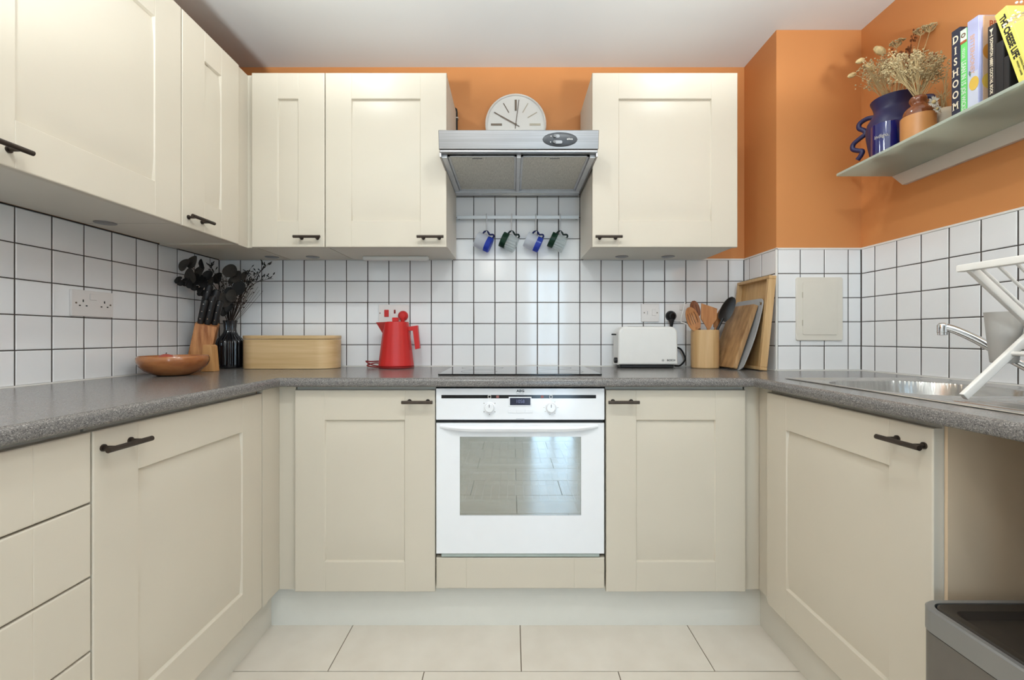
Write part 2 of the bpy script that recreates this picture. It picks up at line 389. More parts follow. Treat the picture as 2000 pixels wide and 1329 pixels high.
# floor tiles, half-bond
y1 = 1.399 + .303; row = 0
while y1 > YF + .01:
    y0 = max(y1 - .303, YF)
    off = 0.0295 if row % 2 == 0 else .3345
    xs = [XL] + [x for x in (off + .6112 * k for k in range(-4, 5)) if XL + .02 < x < XR - .02] + [XR]
    for a, c in zip(xs, xs[1:]):
        o = bpy.data.objects.new('floor_tile', tile_mesh(c - a - .003, y1 - y0 - .003, .008, floor_m, .001)); C.objects.link(o); o.parent = floor
        o.location = ((a + c) / 2, (y0 + y1) / 2, -.008); o.rotation_euler = (R(-90), 0, 0)
    y1 = y0; row += 1

# plinths below the units
plinth_m = mat('plinth_daylit', (226, 223, 214), .4, noise=.01)  # back plinth paler than the side ones: daylight put into its colour
struct('baseboard_back', MB().box(-.88, .908, 1.6217, 1.64, 0, .149), plinth_m)
struct('baseboard_left', MB().box(-.90, -.88, .28, 1.64, 0, .149), cream_in)
struct('baseboard_right', MB().box(.908, .926, .905, 1.64, 0, .149), cream_in)

# ------------------------------------------------------------------ kitchen units
def door_mesh(w, h, th=.019, sw=.107, rw=.107, panel=True):
    """local: x across, z up, front at y=0 facing -y, back at y=th"""
    def cuts(L, s):
        g = .0011
        base = [0, .0006, .002, .004]
        c = base + [s - .0035, s - g, s, s + g, s + .003]
        c += [s + .003 + (L - 2 * s - .006) * t for t in (.03, .07, .12, .18, .26, .36, .5, .64, .74, .82, .88, .93, .97)]
        return c + [L - v for v in reversed(base + [s - .0035, s - g, s, s + g, s + .003])]
    xs, zs = cuts(w, sw), cuts(h, rw)
    if not panel: zs = [0, .0006, .002, .004] + [h * t for t in (.25, .5, .75)] + [h - .004, h - .002, h - .0006, h]
    def dep(x, z):
        e = min(x, w - x, z, h - z)
        d = .004 * (1 - math.sqrt(max(0, 1 - (1 - min(e, .004) / .004) ** 2))) * .9
        dx = min(x, w - x) - sw; dz = min(z, h - z) - rw
        if abs(dx) < .0005 and e > .003 and not (panel and dz > 0): d += .0009
        if panel and dx > .0005 and dz > -.0005:
            v = min(1, dz / (h - 2 * rw) / .20); u = min(1, dx / (w - 2 * sw) / .3)
            bow = .0082 * (1 - (1 - max(0, v)) ** 2) * (.88 + .12 * u)
            full = .0104 - bow
            ramp = min(1, dx / .0028) * min(1, max(0, dz + .0004) / .0038)
            d += full * max(0, ramp)
        return d
    b = MB(); vs = b.grid(xs, zs, lambda x, z: (x, dep(x, z), z))
    bk = [b.bm.verts.new(p) for p in ((0, th, 0), (w, th, 0), (w, th, h), (0, th, h))]
    bot = vs[0]; top = vs[-1]; lef = [r[0] for r in vs]; rig = [r[-1] for r in vs]
    b.bm.faces.new(bot[::-1] + [bk[0], bk[1]]); b.bm.faces.new(top + [bk[2], bk[3]])
    b.bm.faces.new(lef + [bk[3], bk[0]]); b.bm.faces.new(rig[::-1] + [bk[1], bk[2]]); b.bm.faces.new(bk)
    bmesh.ops.recalc_face_normals(b.bm, faces=b.bm.faces)
    return b
def side_M(side, u0, z0, front):
    if side == 'b': return T((u0, front, z0))
    if side == 'l': return T((front, u0, z0)) @ Matrix.Rotation(R(90), 4, 'Z')        # local x -> +Y, -y -> +X
    return T((front, u0, z0)) @ Matrix.Rotation(R(-90), 4, 'Z')                         # local x -> -Y, -y -> -X
def handle(parent, M, cx, cz, L=.108):
    b = MB(); so = .030
    b.tube([(cx - L / 2, -so, cz), (cx + L / 2, -so, cz)], .0058, 12)
    for s in (-1, 1):
        b.tube([(cx + s * L * .30, .0005, cz), (cx + s * L * .30, -.003, cz)], .0075, 12); b.tube([(cx + s * L * .30, -.003, cz), (cx + s * L * .30, -so, cz)], .0045, 10)
    return b.build('handle', bronze, parent, M=M)
def carcass_boxes(side, u0, u1, front, back, z0, z1, t=.017, top=True):
    """panels of an open box; u along the run; front/back are the depth coordinates"""
    b = MB(); lo, hi = min(front, back), max(front, back)
    def add(a0, a1, d0, d1, c0, c1):
        if side == 'b': b.box(a0, a1, d0, d1, c0, c1)
        else: b.box(d0, d1, a0, a1, c0, c1)
    add(u0, u0 + t, lo, hi, z0, z1); add(u1 - t, u1, lo, hi, z0, z1); add(u0 + t, u1 - t, lo, hi, z0, z0 + t)
    if top: add(u0 + t, u1 - t, lo, hi, z1 - t, z1)
    bb = (back - .006, back) if back > front else (back, back + .006)
    add(u0 + t, u1 - t, bb[0], bb[1], z0 + t, z1 - (t if top else 0))
    return b
def unit(side, u0, u1, front, z0, z1, back, label, hx, hz, name='wall_cabinet', group=None, top=True, cz=None, cu=(0, 0)):
    th = .019; w = u1 - u0
    sgn = 1 if back > front else -1
    cf = front + sgn * (th + .001)
    loc = ((u0 + u1) / 2, (front + back) / 2, z0) if side == 'b' else ((front + back) / 2, (u0 + u1) / 2, z0)
    t = thing(name, label, 'cabinet', loc, group)
    c0, c1 = cz or (z0 + .006, z1 - .003)
    carcass_boxes(side, u0 + .0006 + cu[0], u1 - .0006 + cu[1], cf, back, c0, c1, top=top).build('carcass', cream_in, t)
    if not top:
        q0, q1 = sorted((cf, cf + sgn * .016))
        (MB().box(u0 + .001, u1 - .001, q0, q1, .80, .8805) if side == 'b' else MB().box(q0, q1, u0 + .001, u1 - .001, .80, .8805)).build('top_rail', cream_in, t)
    M = side_M(side, u0 if side != 'r' else u1, z0, front)
    d = door_mesh(w, z1 - z0).build('door', cream, t, ang=30, M=M)
    handle(d, M, hx if hx > 0 else w + hx, hz if hz > 0 else (z1 - z0) + hz)
    return t
UZ0, UZ1 = 1.423, 2.138
YU, XU = 1.8156, -1.086
GW = 'cream wall cabinets'
unit('b', -1.067, -.768, YU, UZ0, UZ1, 2.137, 'narrow cream wall cabinet in the back corner, left of the wider one', -.060, .037)
unit('b', -.765, -.268, YU, UZ0, UZ1, 2.137, 'wide cream wall cabinet left of the steel hood', -.062, .037)
unit('b', .329, .9245, YU, UZ0, UZ1, 2.137, 'cream wall cabinet right of the steel hood with orange wall beside it', .062, .037)
unit('l', .862, 1.457, XU, UZ0, UZ1, -1.409, 'large cream wall cabinet on the left wall, nearest the viewer', .062, .037)
unit('l', 1.460, 1.765, XU, UZ0, UZ1, -1.409, 'narrow cream wall cabinet on the left wall next to the corner', .060, .034)
b = MB().box(-1.405, -1.092, 1.766, 1.832, UZ0, UZ1 - .001, .001); b.box(-1.404, -1.0685, 1.832, 1.85, UZ0, UZ1 - .001, .001); b.box(-1.404, -1.069, 1.85, 2.137, UZ0 + .004, UZ0 + .02)
solo(b.build('corner_filler', cream), 'cream corner post and bottom panel joining the two runs of wall cabinets', 'filler panel')
# base units
BZ0, BZ1 = .15, .867; YD, XDL, XDR = 1.572, -.835, .866
unit('b', -.771, -.2725, YD, BZ0, BZ1, 2.12, 'cream base cabinet left of the white oven', -.058, -.040, 'base_cabinet', top=False)
unit('b', .3335, .829, YD, BZ0, BZ1, 2.12, 'cream base cabinet right of the white oven', .056, -.040, 'base_cabinet', top=False)
unit('l', .8835, 1.482, XDL, BZ0, BZ1, -1.40, 'cream base cabinet under the left worktop beside the drawers', .054, -.038, 'base_cabinet', top=False)
unit('r', .9116, 1.509, XDR, BZ0, BZ1, 1.47, 'cream sink cabinet under the right worktop', -.052, -.040, 'base_cabinet', top=False)
b = MB().box(-.834, -.7745, 1.590, 1.61, .15, .88); b.box(-.855, -.8345, 1.4845, 1.61, .15, .88)
solo(b.build('corner_filler', cream), 'cream corner filler strips between left and back base cabinets', 'filler panel')
b = MB().box(.8325, .8855, 1.590, 1.61, .15, .88); b.box(.8865, .905, 1.512, 1.61, .15, .88)
solo(b.build('corner_filler', cream), 'cream corner filler strips between back and sink base cabinets', 'filler panel')
# drawer unit
t = thing('drawer_unit', 'cream four-drawer base unit at the left edge, under the worktop', 'drawers', (-1.12, .58, .15))
carcass_boxes('l', .285, .880, XDL - .02, -1.40, .156, .864, top=False).build('carcass', cream_in, t)
MB().box(-.872, -.856, .286, .879, .80, .8805).build('top_rail', cream_in, t)
for z0, z1 in ((.727, .867), (.580, .7235), (.433, .5765), (.15, .4295)):
    M = side_M('l', .284, z0, XDL)
    d = door_mesh(.5965, z1 - z0, panel=False).build('drawer_front', cream, t, ang=30, M=M)
    handle(d, M, .29, (z1 - z0) / 2)
# panel below the oven
b = door_mesh(.597, .110, panel=False)
o = b.build('oven_plinth_panel', cream, ang=30, M=T((-.2687, YD, .162)))
solo(o, 'low cream panel directly below the white oven', 'filler panel')
# end panel of the appliance gap
solo(MB().box(.888, 1.47, .9035, .9105, 0, .8805).build('end_panel', mat('beige_melamine', (218, 194, 164), .45, noise=.03, nscale=5)), 'beige end panel closing the sink cabinet beside the bin', 'panel')
solo(MB().box(.875, 1.47, .262, .280, 0, .8805).build('end_panel', cream_in), 'cream end panel on the near side of the appliance gap', 'panel')

# worktop
b = MB(); ZT, ZB = .912, .881
prof = [(.40, ZB), (.008, ZB)] + [(.008 - .008 * math.sin(R(a)), ZB + .008 - .008 * math.cos(R(a))) for a in (30, 60, 90)] + \
       [(.014 - .014 * math.cos(R(a)), ZT - .014 + .014 * math.sin(R(a))) for a in (0, 20, 40, 60, 80, 90)]
FX0, FX1, FY, YE = -.805, .838, 1.538, .262
rows = []
for d, z in prof[1:]:
    rows.append([b.bm.verts.new(p) for p in ((FX0 - d, YE, z), (FX0 - d, FY + d, z), (FX1 + d, FY + d, z), (FX1 + d, YE, z))])
for a, c in zip(rows, rows[1:]):
    for i in range(3): b.bm.faces.new((a[i], a[i + 1], c[i + 1], c[i]))
d = .014
SX0, SX1, SY0, SY1 = .95, 1.425, .57, 1.51
for z in (ZT, ZB):
    dd = d if z == ZT else .008
    b.face([(XL, YE, z), (FX0 - dd, YE, z), (FX0 - dd, FY + dd, z), (XL, YB, z)])
    b.face([(XL, YB, z), (FX0 - dd, FY + dd, z), (FX1 + dd, FY + dd, z), (XC, YC, z), (XC, YB, z)])
    b.face([(FX1 + dd, FY + dd, z), (FX1 + dd, YE, z), (SX0, YE, z), (SX0, SY1, z)])
    b.face([(FX1 + dd, FY + dd, z), (SX0, SY1, z), (SX1, SY1, z), (XR, YC, z), (XC, YC, z)])
    b.face([(SX1, SY1, z), (SX1, YE, z), (XR, YE, z), (XR, YC, z)])
    b.face([(SX0, YE, z), (SX1, YE, z), (SX1, SY0, z), (SX0, SY0, z)])
bmesh.ops.remove_doubles(b.bm, verts=b.bm.verts, dist=1e-5); bmesh.ops.recalc_face_normals(b.bm, faces=b.bm.faces)
wt = b.build('worktop', worktop_m, ang=40); solo(wt, 'speckled grey laminate worktop running round three sides on the cream units', 'worktop')

# sink with drainer
t = thing('sink', 'stainless steel inset sink with drainer in the right worktop', 'sink', (1.19, 1.04, ZT))
b = MB(); kx0, kx1, ky0, ky1 = .935, 1.438, .56, 1.522
def sd(x, y, x0, x1, y0, y1, r):
    qx = abs(x - (x0 + x1) / 2) - (x1 - x0) / 2 + r; qy = abs(y - (y0 + y1) / 2) - (y1 - y0) / 2 + r
    return math.hypot(max(qx, 0), max(qy, 0)) + min(max(qx, qy), 0) - r
def sink_z(x, y):
    e = min(x - kx0, kx1 - x, y - ky0, ky1 - y)
    z = ZT + .0005 + .0032 * min(1, e / .002 + .3)
    if e >= .011: z = ZT + .0037 - .0040 * min(1, (e - .011) / .022)
    k = sd(x, y, .985, 1.385, 1.085, 1.475, .15)
    if k < .012:
        z = z - .004 * (1 - max(0, k) / .012)
        if k < 0: z -= .15 * min(1, (-k) / .035) ** .6 * 1.0 + .006 * min(1, -k / .1)
    elif sd(x, y, .985, 1.385, .61, 1.045, .03) < 0:
        dd = -sd(x, y, .985, 1.385, .61, 1.045, .03)
        z -= .006 * min(1, dd / .012)
        if dd > .02: z += .0035 * max(0, math.cos((x - .985) / .030 * 2 * math.pi)) ** 2
    return z
xs = [kx0 + .0012 * i for i in range(0, 3)] + [kx0 + .004 + (kx1 - kx0 - .008) * i / 118 for i in range(119)] + [kx1 - .0012 * i for i in (2, 1, 0)]
ys = [ky0 + .002 * i for i in range(3)] + [ky0 + .006 + (ky1 - ky0 - .012) * i / 190 for i in range(191)] + [ky1 - .002 * i for i in (2, 1, 0)]
b.grid(xs, ys, lambda x, y: (x, y, sink_z(x, y)))
b.build('basin', sink_m, t, ang=50)
b = MB().lathe([(.0, .004), (.03, .004), (.042, .002), (.044, 0)], (1.185, 1.28, ZT - .158), 24); b.build('drain', chrome, t)
# tap
t = thing('mixer_tap', 'chrome mixer tap reaching over the sink behind the grey cup', 'tap', (1.385, 1.085, ZT))
b = MB().lathe([(0, 0), (.027, 0), (.027, .006), (.022, .012), (.021, .075), (.017, .085), (0, .088)], (1.385, 1.085, ZT + .002), 24); b.build('tap_body', chrome, t)
p = catmull([(1.372, 1.097, .940), (1.345, 1.12, .958), (1.30, 1.162, 1.003), (1.26, 1.198, 1.046), (1.23, 1.226, 1.073), (1.212, 1.243, 1.083), (1.203, 1.251, 1.084)], 6)
b = MB().tube(p, [.0125 - .002 * i / len(p) for i in range(len(p))], 14)
b.lathe([(.0, 0), (.011, 0), (.0125, .002), (.0125, .022), (.010, .026), (0, .026)], (1.209, 1.245, 1.066), 18)
b.build('spout', chrome, t)
MB().lathe([(0, 0), (.0095, 0), (.0115, .001), (.0115, .008), (0, .008)], (1.209, 1.245, 1.060), 18).build('aerator', chrome, t)
MB().tube([(1.385, 1.085, 1.0), (1.40, 1.06, 1.012), (1.43, 1.01, 1.03)], [.012, .008, .006], 10).build('lever', chrome, t)

# ------------------------------------------------------------------ oven and hob
X0, X1, OF = -.2686, .3268, 1.566
t = thing('oven', 'white built-in oven between two cream base cabinets', 'oven', (.03, 1.8, .28))
MB().box(X0 + .01, X1 - .01, 1.60, 2.08, .285, .868).bm.free()
# body as a lined cavity
b = MB()
b.box(X0 + .004, X0 + .075, OF + .035, 2.05, .285, .868); b.box(X1 - .075, X1 - .004, OF + .035, 2.05, .285, .868)
b.box(X0 + .075, X1 - .075, OF + .035, 2.05, .285, .385); b.box(X0 + .075, X1 - .075, OF + .035, 2.05, .735, .868); b.box(X0 + .075, X1 - .075, 2.0, 2.05, .385, .735)
cav = mat('oven_cavity_enamel', (122, 124, 114), 0.4, noise=0.12)
b.build('oven_cavity', cav, t)
def zo(py): return EYE - (py - CY) * OF / F
def xo(px): return (px - CX) * OF / F
cp = MB().box(X0, X1, OF, OF + .03, zo(820.5), zo(759), .002, 2).build('control_panel', oven_white, t)
MB().box(xo(862), xo(1164), OF - .0006, OF + .002, zo(778.5), zo(772)).build('dark_strip', black_gloss, t)
for px, py, w in ((972, 775.3, 2.6), (1059, 775.3, 2.6)):
    MB().box(xo(px - w), xo(px + w), OF - .0012, OF, zo(py + 2.3), zo(py - 2.3)).build('indicator_light', mat('indicator_red', (150, 92, 88), .4, noise=.05), t)
for px in (956, 1076):
    bm_ = MB()
    for (a, c, dd, e) in ((-3, 3, -3, -2.3), (-3, 3, 2.3, 3), (-3, -2.3, -3, 3), (2.3, 3, -3, 3)):
        bm_.box(xo(px + a), xo(px + c), OF - .0012, OF, zo(775.3 + e), zo(775.3 + dd))
    bm_.box(xo(px - .3), xo(px + .3), OF - .0008, OF, zo(784.5), zo(778.5))
    bm_.build('marking', white_pl, t)
    k = thing  # knob parts
    kb = MB().lathe([(0, .016), (.013, .016), (.0155, .014), (.0175, .003), (.0205, .0015), (.0205, 0)], (0, 0, 0), 32, M=Matrix.Rotation(R(90), 4, 'X')).build('knob', oven_white, t, M=T((xo(px), OF, zo(796.5))))
    MB().box(xo(px) - .0008, xo(px) + .0008, OF - .0168, OF - .0155, zo(796.5) + .002, zo(796.5) + .013).build('pointer', black_pl, kb)
    for a in (38, 90 + 52, -38, -142, -90) if px < 1000 else (55, 0, 180, 215, 262, 305):
        q = (xo(px) + .0245 * math.cos(R(a)), zo(796.5) + .0245 * math.sin(R(a)))
        MB().box(q[0] - .0017, q[0] + .0017, OF - .0006, OF, q[1] - .001, q[1] + .001).build('dial_mark', clock_m if px < 1000 else clock_l, t)
db = MB().box(xo(993.5), xo(1038), OF - .003, OF, zo(793.5), zo(775.5), .001).build('display_bezel', oven_white, t)
MB().box(xo(996), xo(1036), OF - .0035, OF - .002, zo(791.5), zo(777.5)).build('display', mat('display_navy', (38, 38, 58), .15, noise=.1), db)
text('1058', .0165, T((xo(1016), OF - .0038, zo(784.5))) @ FACE_CAM, mat('display_digits', (110, 116, 150), .4, emit=((120, 130, 170), .15)), db, sx=.95)
bm_ = MB()
for px in (1000, 1016.5, 1033): bm_.box(xo(px - 7.8), xo(px + 7.8), OF - .0018, OF, zo(807), zo(800), .0006)
bm_.build('button_row', oven_white, t)
text('AEG', .0115, T((xo(1016.5), OF - .0004, zo(764.3))) @ FACE_CAM, black_pl, t, bold=.0004, sx=1.25)
MB().box(xo(1008), xo(1023), OF - .0004, OF, zo(770.1), zo(769.5)).build('small_print', knob_sil, t)
MB().box(xo(1008), xo(1024), OF - .0004, OF, zo(819), zo(818.4)).build('small_print', knob_sil, t)
MB().box(X0 + .002, X1 - .002, OF + .012, OF + .034, zo(828), zo(820)).build('vent_gap', dark_gap, t)  # black strip filling the slot above the oven door
# door frame around the window
wx0, wx1, wz0, wz1 = xo(898), xo(1135), zo(1007.5), zo(853.5)
b = MB(); z0, z1 = zo(1083), zo(827)
def ring(b, ax, az, y):
    return [b.bm.verts.new(p) for p in ((ax[0], y, az[0]), (ax[1], y, az[0]), (ax[1], y, az[1]), (ax[0], y, az[1]))]
rg = [ring(b, (X0, X1), (z0, z1), OF + .034), ring(b, (X0, X1), (z0, z1), OF + .003), ring(b, (X0 + .002, X1 - .002), (z0 + .002, z1 - .002), OF),
      ring(b, (wx0, wx1), (wz0, wz1), OF), ring(b, (wx0, wx1), (wz0, wz1), OF + .034)]
for a, c in zip(rg, rg[1:]):
    for i in range(4): b.bm.faces.new((a[i], a[(i + 1) % 4], c[(i + 1) % 4], c[i]))
for i in range(4): b.bm.faces.new((rg[-1][i], rg[-1][(i + 1) % 4], rg[0][(i + 1) % 4], rg[0][i]))
bmesh.ops.recalc_face_normals(b.bm, faces=b.bm.faces)
od = b.build('oven_door', oven_white, t)
MB().box(wx0 - .001, wx1 + .001, OF + .002, OF + .006, wz0 - .001, wz1 + .001).build('window_glass', oven_glass, od)
# sculpted lip handle along the top of the door
b = MB(); n = 24
for j in range(n):
    pass
xsn = [xo(859) + (xo(1168) - xo(859)) * i / n for i in range(n + 1)]
def lip(i, k):
    u = abs(2 * i / n - 1); dz = .012 + .014 * (1 - max(0, (u - .55) / .45) ** 1.6) ; pr = .004 + .018 * (1 - max(0, (u - .7) / .3) ** 2)
    zt = zo(829.5)
    return [(xsn[i], OF + .001, zt), (xsn[i], OF - pr * .7, zt - .002), (xsn[i], OF - pr, zt - dz * .45), (xsn[i], OF - pr * .8, zt - dz * .85), (xsn[i], OF + .001, zt - dz)][k]
vs = [[b.bm.verts.new(lip(i, k)) for k in range(5)] for i in range(n + 1)]
for i in range(n):
    for k in range(5): b.bm.faces.new((vs[i][k], vs[i + 1][k], vs[i + 1][(k + 1) % 5], vs[i][(k + 1) % 5]))
b.bm.faces.new(vs[0]); b.bm.faces.new(vs[-1][::-1]); bmesh.ops.recalc_face_normals(b.bm, faces=b.bm.faces)
b.build('door_handle', oven_white, od, ang=50)
MB().box(xo(862), xo(1171), OF + .004, OF + .03, zo(1089), zo(1083.6)).build('lower_vent', mat('vent_grey', (176, 186, 180), .4, noise=.05), t)
# racks and side runners inside
for z in (zo(916), zo(990)):
    b = MB()
    for y in (1.62, 1.96): b.tube([(X0 + .08, y, z), (X1 - .08, y, z)], .0048, 8)
    for i in range(14):
        x = X0 + .095 + i * .0312; b.tube([(x, 1.62, z), (x, 1.96, z)], .0017, 5)
    b.build('oven_rack', rack_w, t)
for x0, x1, x in ((wx0 - .004, wx0 + .012, wx0 + .003), (wx1 - .012, wx1 + .004, wx1 - .003)):
    b = MB().tube([(x, 1.632, zo(1000)), (x, 1.632, zo(875))], .0018, 6)
    for i, py in enumerate((882, 888, 907, 929, 936, 952, 958, 976, 983)): b.tube([(x0, 1.63, zo(py)), (x1, 1.63, zo(py))], .0016, 6)
    b.build('side_runner', rack_w, t)
# hob
t = thing('hob', 'black glass ceramic hob set into the worktop above the oven', 'hob', (.03, 1.86, ZT))
MB().box(-.274, .333, 1.640, 2.075, ZT + .0005, ZT + .006, .0015).build('glass_top', hob_m, t)
for (x, y, r) in ((-.13, 1.76, .07), (.19, 1.76, .09), (-.13, 1.96, .09), (.19, 1.96, .07)):
    MB().lathe([(r, 0), (r + .0015, 0), (r + .0015, .0002), (r, .0002), (r, 0)], (x, y, ZT + .006), 48).build('cooking_zone_ring', oval_m, t)

# ------------------------------------------------------------------ hood
t = thing('cooker_hood', 'brushed steel cooker hood between the two wall cabinets', 'hood', (.025, 1.9, 1.73))
hx0, hx1, hy0 = -.275, .325, 1.655
b = MB()
b.box(hx0, hx1, 0, .012, -.068, 0, .0015, M=T((0, hy0, 1.828)) @ Matrix.Rotation(R(9), 4, 'X'))      # front fascia, tipped to face slightly down
b.build('fascia', steel, t)
FT = lambda z: (1.828 - z) * math.tan(R(9))
b = MB().box(hx0 + .002, hx1 - .002, 1.672, 2.136, 1.795, 1.826); b.box(hx0 + .002, hx0 + .008, 1.672, 2.136, 1.735, 1.795); b.box(hx1 - .008, hx1 - .002, 1.672, 2.136, 1.735, 1.795)
b.box(hx0 + .008, hx1 - .008, 2.122, 2.136, 1.733, 1.795)
b.build('canopy', steel, t)
MB().box(hx0 + .002, hx1 - .002, hy0 + .013, 1.692, 1.7495, 1.7605, .003, 2).build('front_lip', steel, t)
b = MB()
for xa_, xb_ in ((hx0 + .002, hx0 + .028), (hx1 - .028, hx1 - .002), (.018, .034)): MB().box(xa_, xb_, 1.69, 2.10, 1.738, 1.75, .001).build('underside_rail', alu, t)
b = MB().box(hx0 + .008, hx1 - .008, 2.085, 2.122, 1.7325, 1.75, .001); b.build('lamp_housing', alu, t)
M = T((.015, 2.104, 1.7322)) @ Matrix.Diagonal((.165, .016, -.003, 1))
b = MB(); b.ball((0, 0, 0), 1, 3); b.build('lamp_lens', mat('lens_plastic', (206, 204, 198), .35, trans=.3, noise=.02), t, M=M)
for x0, x1 in ((hx0 + .03, .017), (.035, hx1 - .03)):
    f = MB().box(x0, x1, 1.693, 2.083, 1.747, 1.752).build('grease_filter', filt_m, t)
    b = MB()
    for q in ((x0, x0 + .008, 1.693, 2.083), (x1 - .008, x1, 1.693, 2.083), (x0, x1, 1.693, 1.699), (x0, x1, 2.077, 2.083)): b.box(q[0], q[1], q[2], q[3], 1.7445, 1.753)
    b.build('filter_edge', alu, f)
    xm = (x0 + x1) / 2 - (.02 if x0 < 0 else -.0)
    b = MB().box(xm - .038, xm + .038, 1.699, 1.735, 1.744, 1.7475, .002); b.build('filter_latch', filt_m, f)
    MB().box(xm - .019, xm + .019, 1.708, 1.713, 1.743, 1.7445).build('latch_slot', oval_m, f)
# control oval
ox, oz = (1094 - CX) * hy0 / F, EYE + (CY - 271.5) * hy0 / F
b = MB(); b.ball((0, 0, 0), 1, 3)
co = b.build('control_oval', oval_m, t, M=T((ox, hy0 + FT(oz), oz)) @ Matrix.Rotation(R(9), 4, 'X') @ Matrix.Diagonal((.066, .006, .026, 1)))
hy0, hy_ = hy0 + FT(oz) - .0015, hy0
for dx, dz, w in ((-.014, .0095, .012), (-.010, -.0125, .018)):
    MB().prism(rrect(-w, w, -.006, .006, .0058), .002, M=T((ox + dx, hy0 - .0045, oz + dz)) @ FACE_CAM).build('slider', knob_sil, co)
    MB().lathe([(0, .004), (.0058, .004), (.0062, 0)], (0, 0, 0), 16, M=FACE_CAM).build('slider_knob', black_gloss, co, M=T((ox + dx - w + .006, hy0 - .006, oz + dz)))
    MB().lathe([(0, .001), (.0018, .001), (.0018, 0)], (0, 0, 0), 12, M=FACE_CAM).build('marking', white_pl, co, M=T((ox + dx - w - .008, hy0 - .0052, oz + dz)))
text('elica', .0105, T((ox + .036, hy0 - .0058, oz - .001)) @ FACE_CAM, white_pl, co, sx=1.2)

hy0 = hy_
# wall clock
cc = Vector((.0178, YB, 2.0725))
t = thing('wall_clock', 'round white wall clock with taupe batons above the hood', 'clock', (cc.x, YB, cc.z - .146))
MB().lathe([(0, 0), (.146, 0), (.146, .028), (.142, .033), (.138, .030), (.1375, .022)], (0, 0, 0), 64, M=FACE_CAM).build('clock_case', white_trim, t, M=T((cc.x, YB + .003, cc.z)))
MB().lathe([(0, .0225), (.1385, .0225)], (0, 0, 0), 64, M=FACE_CAM).build('clock_face', clock_f, t, M=T((cc.x, YB + .003, cc.z)))
for k in range(12):
    a = R(90 - 30 * k); big = k % 3 == 0
    r0, r1, w = (.066, .119, .0050) if big else (.066, .118, .0021)
    M = T((cc.x, YB - .0195, cc.z)) @ FACE_CAM @ Matrix.Rotation(a, 4, 'Z')
    MB().box(r0, r1, -w, w, -.001, .0012, M=M).build('hour_marker', clock_l if k in (1, 2, 3) else clock_m, t)
for nm, a, L, w in (('hour_hand', 151, .119, .0018), ('minute_hand', 82.5, .119, .0018)):
    M = T((cc.x, YB - .021, cc.z)) @ FACE_CAM @ Matrix.Rotation(R(a), 4, 'Z')
    b = MB().box(-.02, L, -w, w, 0, .001, M=M)
    if nm == 'hour_hand': b.box(.0, L * .70, -w * 1.9, w * 1.7, 0, .0012, M=M)
    b.build(nm, clock_m, t)
MB().lathe([(0, .005), (.005, .005), (.005, 0)], (0, 0, 0), 16, M=FACE_CAM).build('hand_hub', clock_m, t, M=T((cc.x, YB - .02, cc.z)))
# black cable with a white clip beside the left cabinet
b = MB().tube([(-.2655, YB - .012, 1.83), (-.2655, YB - .012, 2.13), (-.268, YB - .012, 2.15), (-.275, YB - .012, 2.155)], .0045, 8)
cb = b.build('black_cable', cord_b); solo(cb, 'black cable running up beside the cabinet left of the clock', 'cable')
MB().box(-.272, -.258, YB - .018, YB + .003, 2.106, 2.111, .001).build('cable_clip', white_trim, cb)

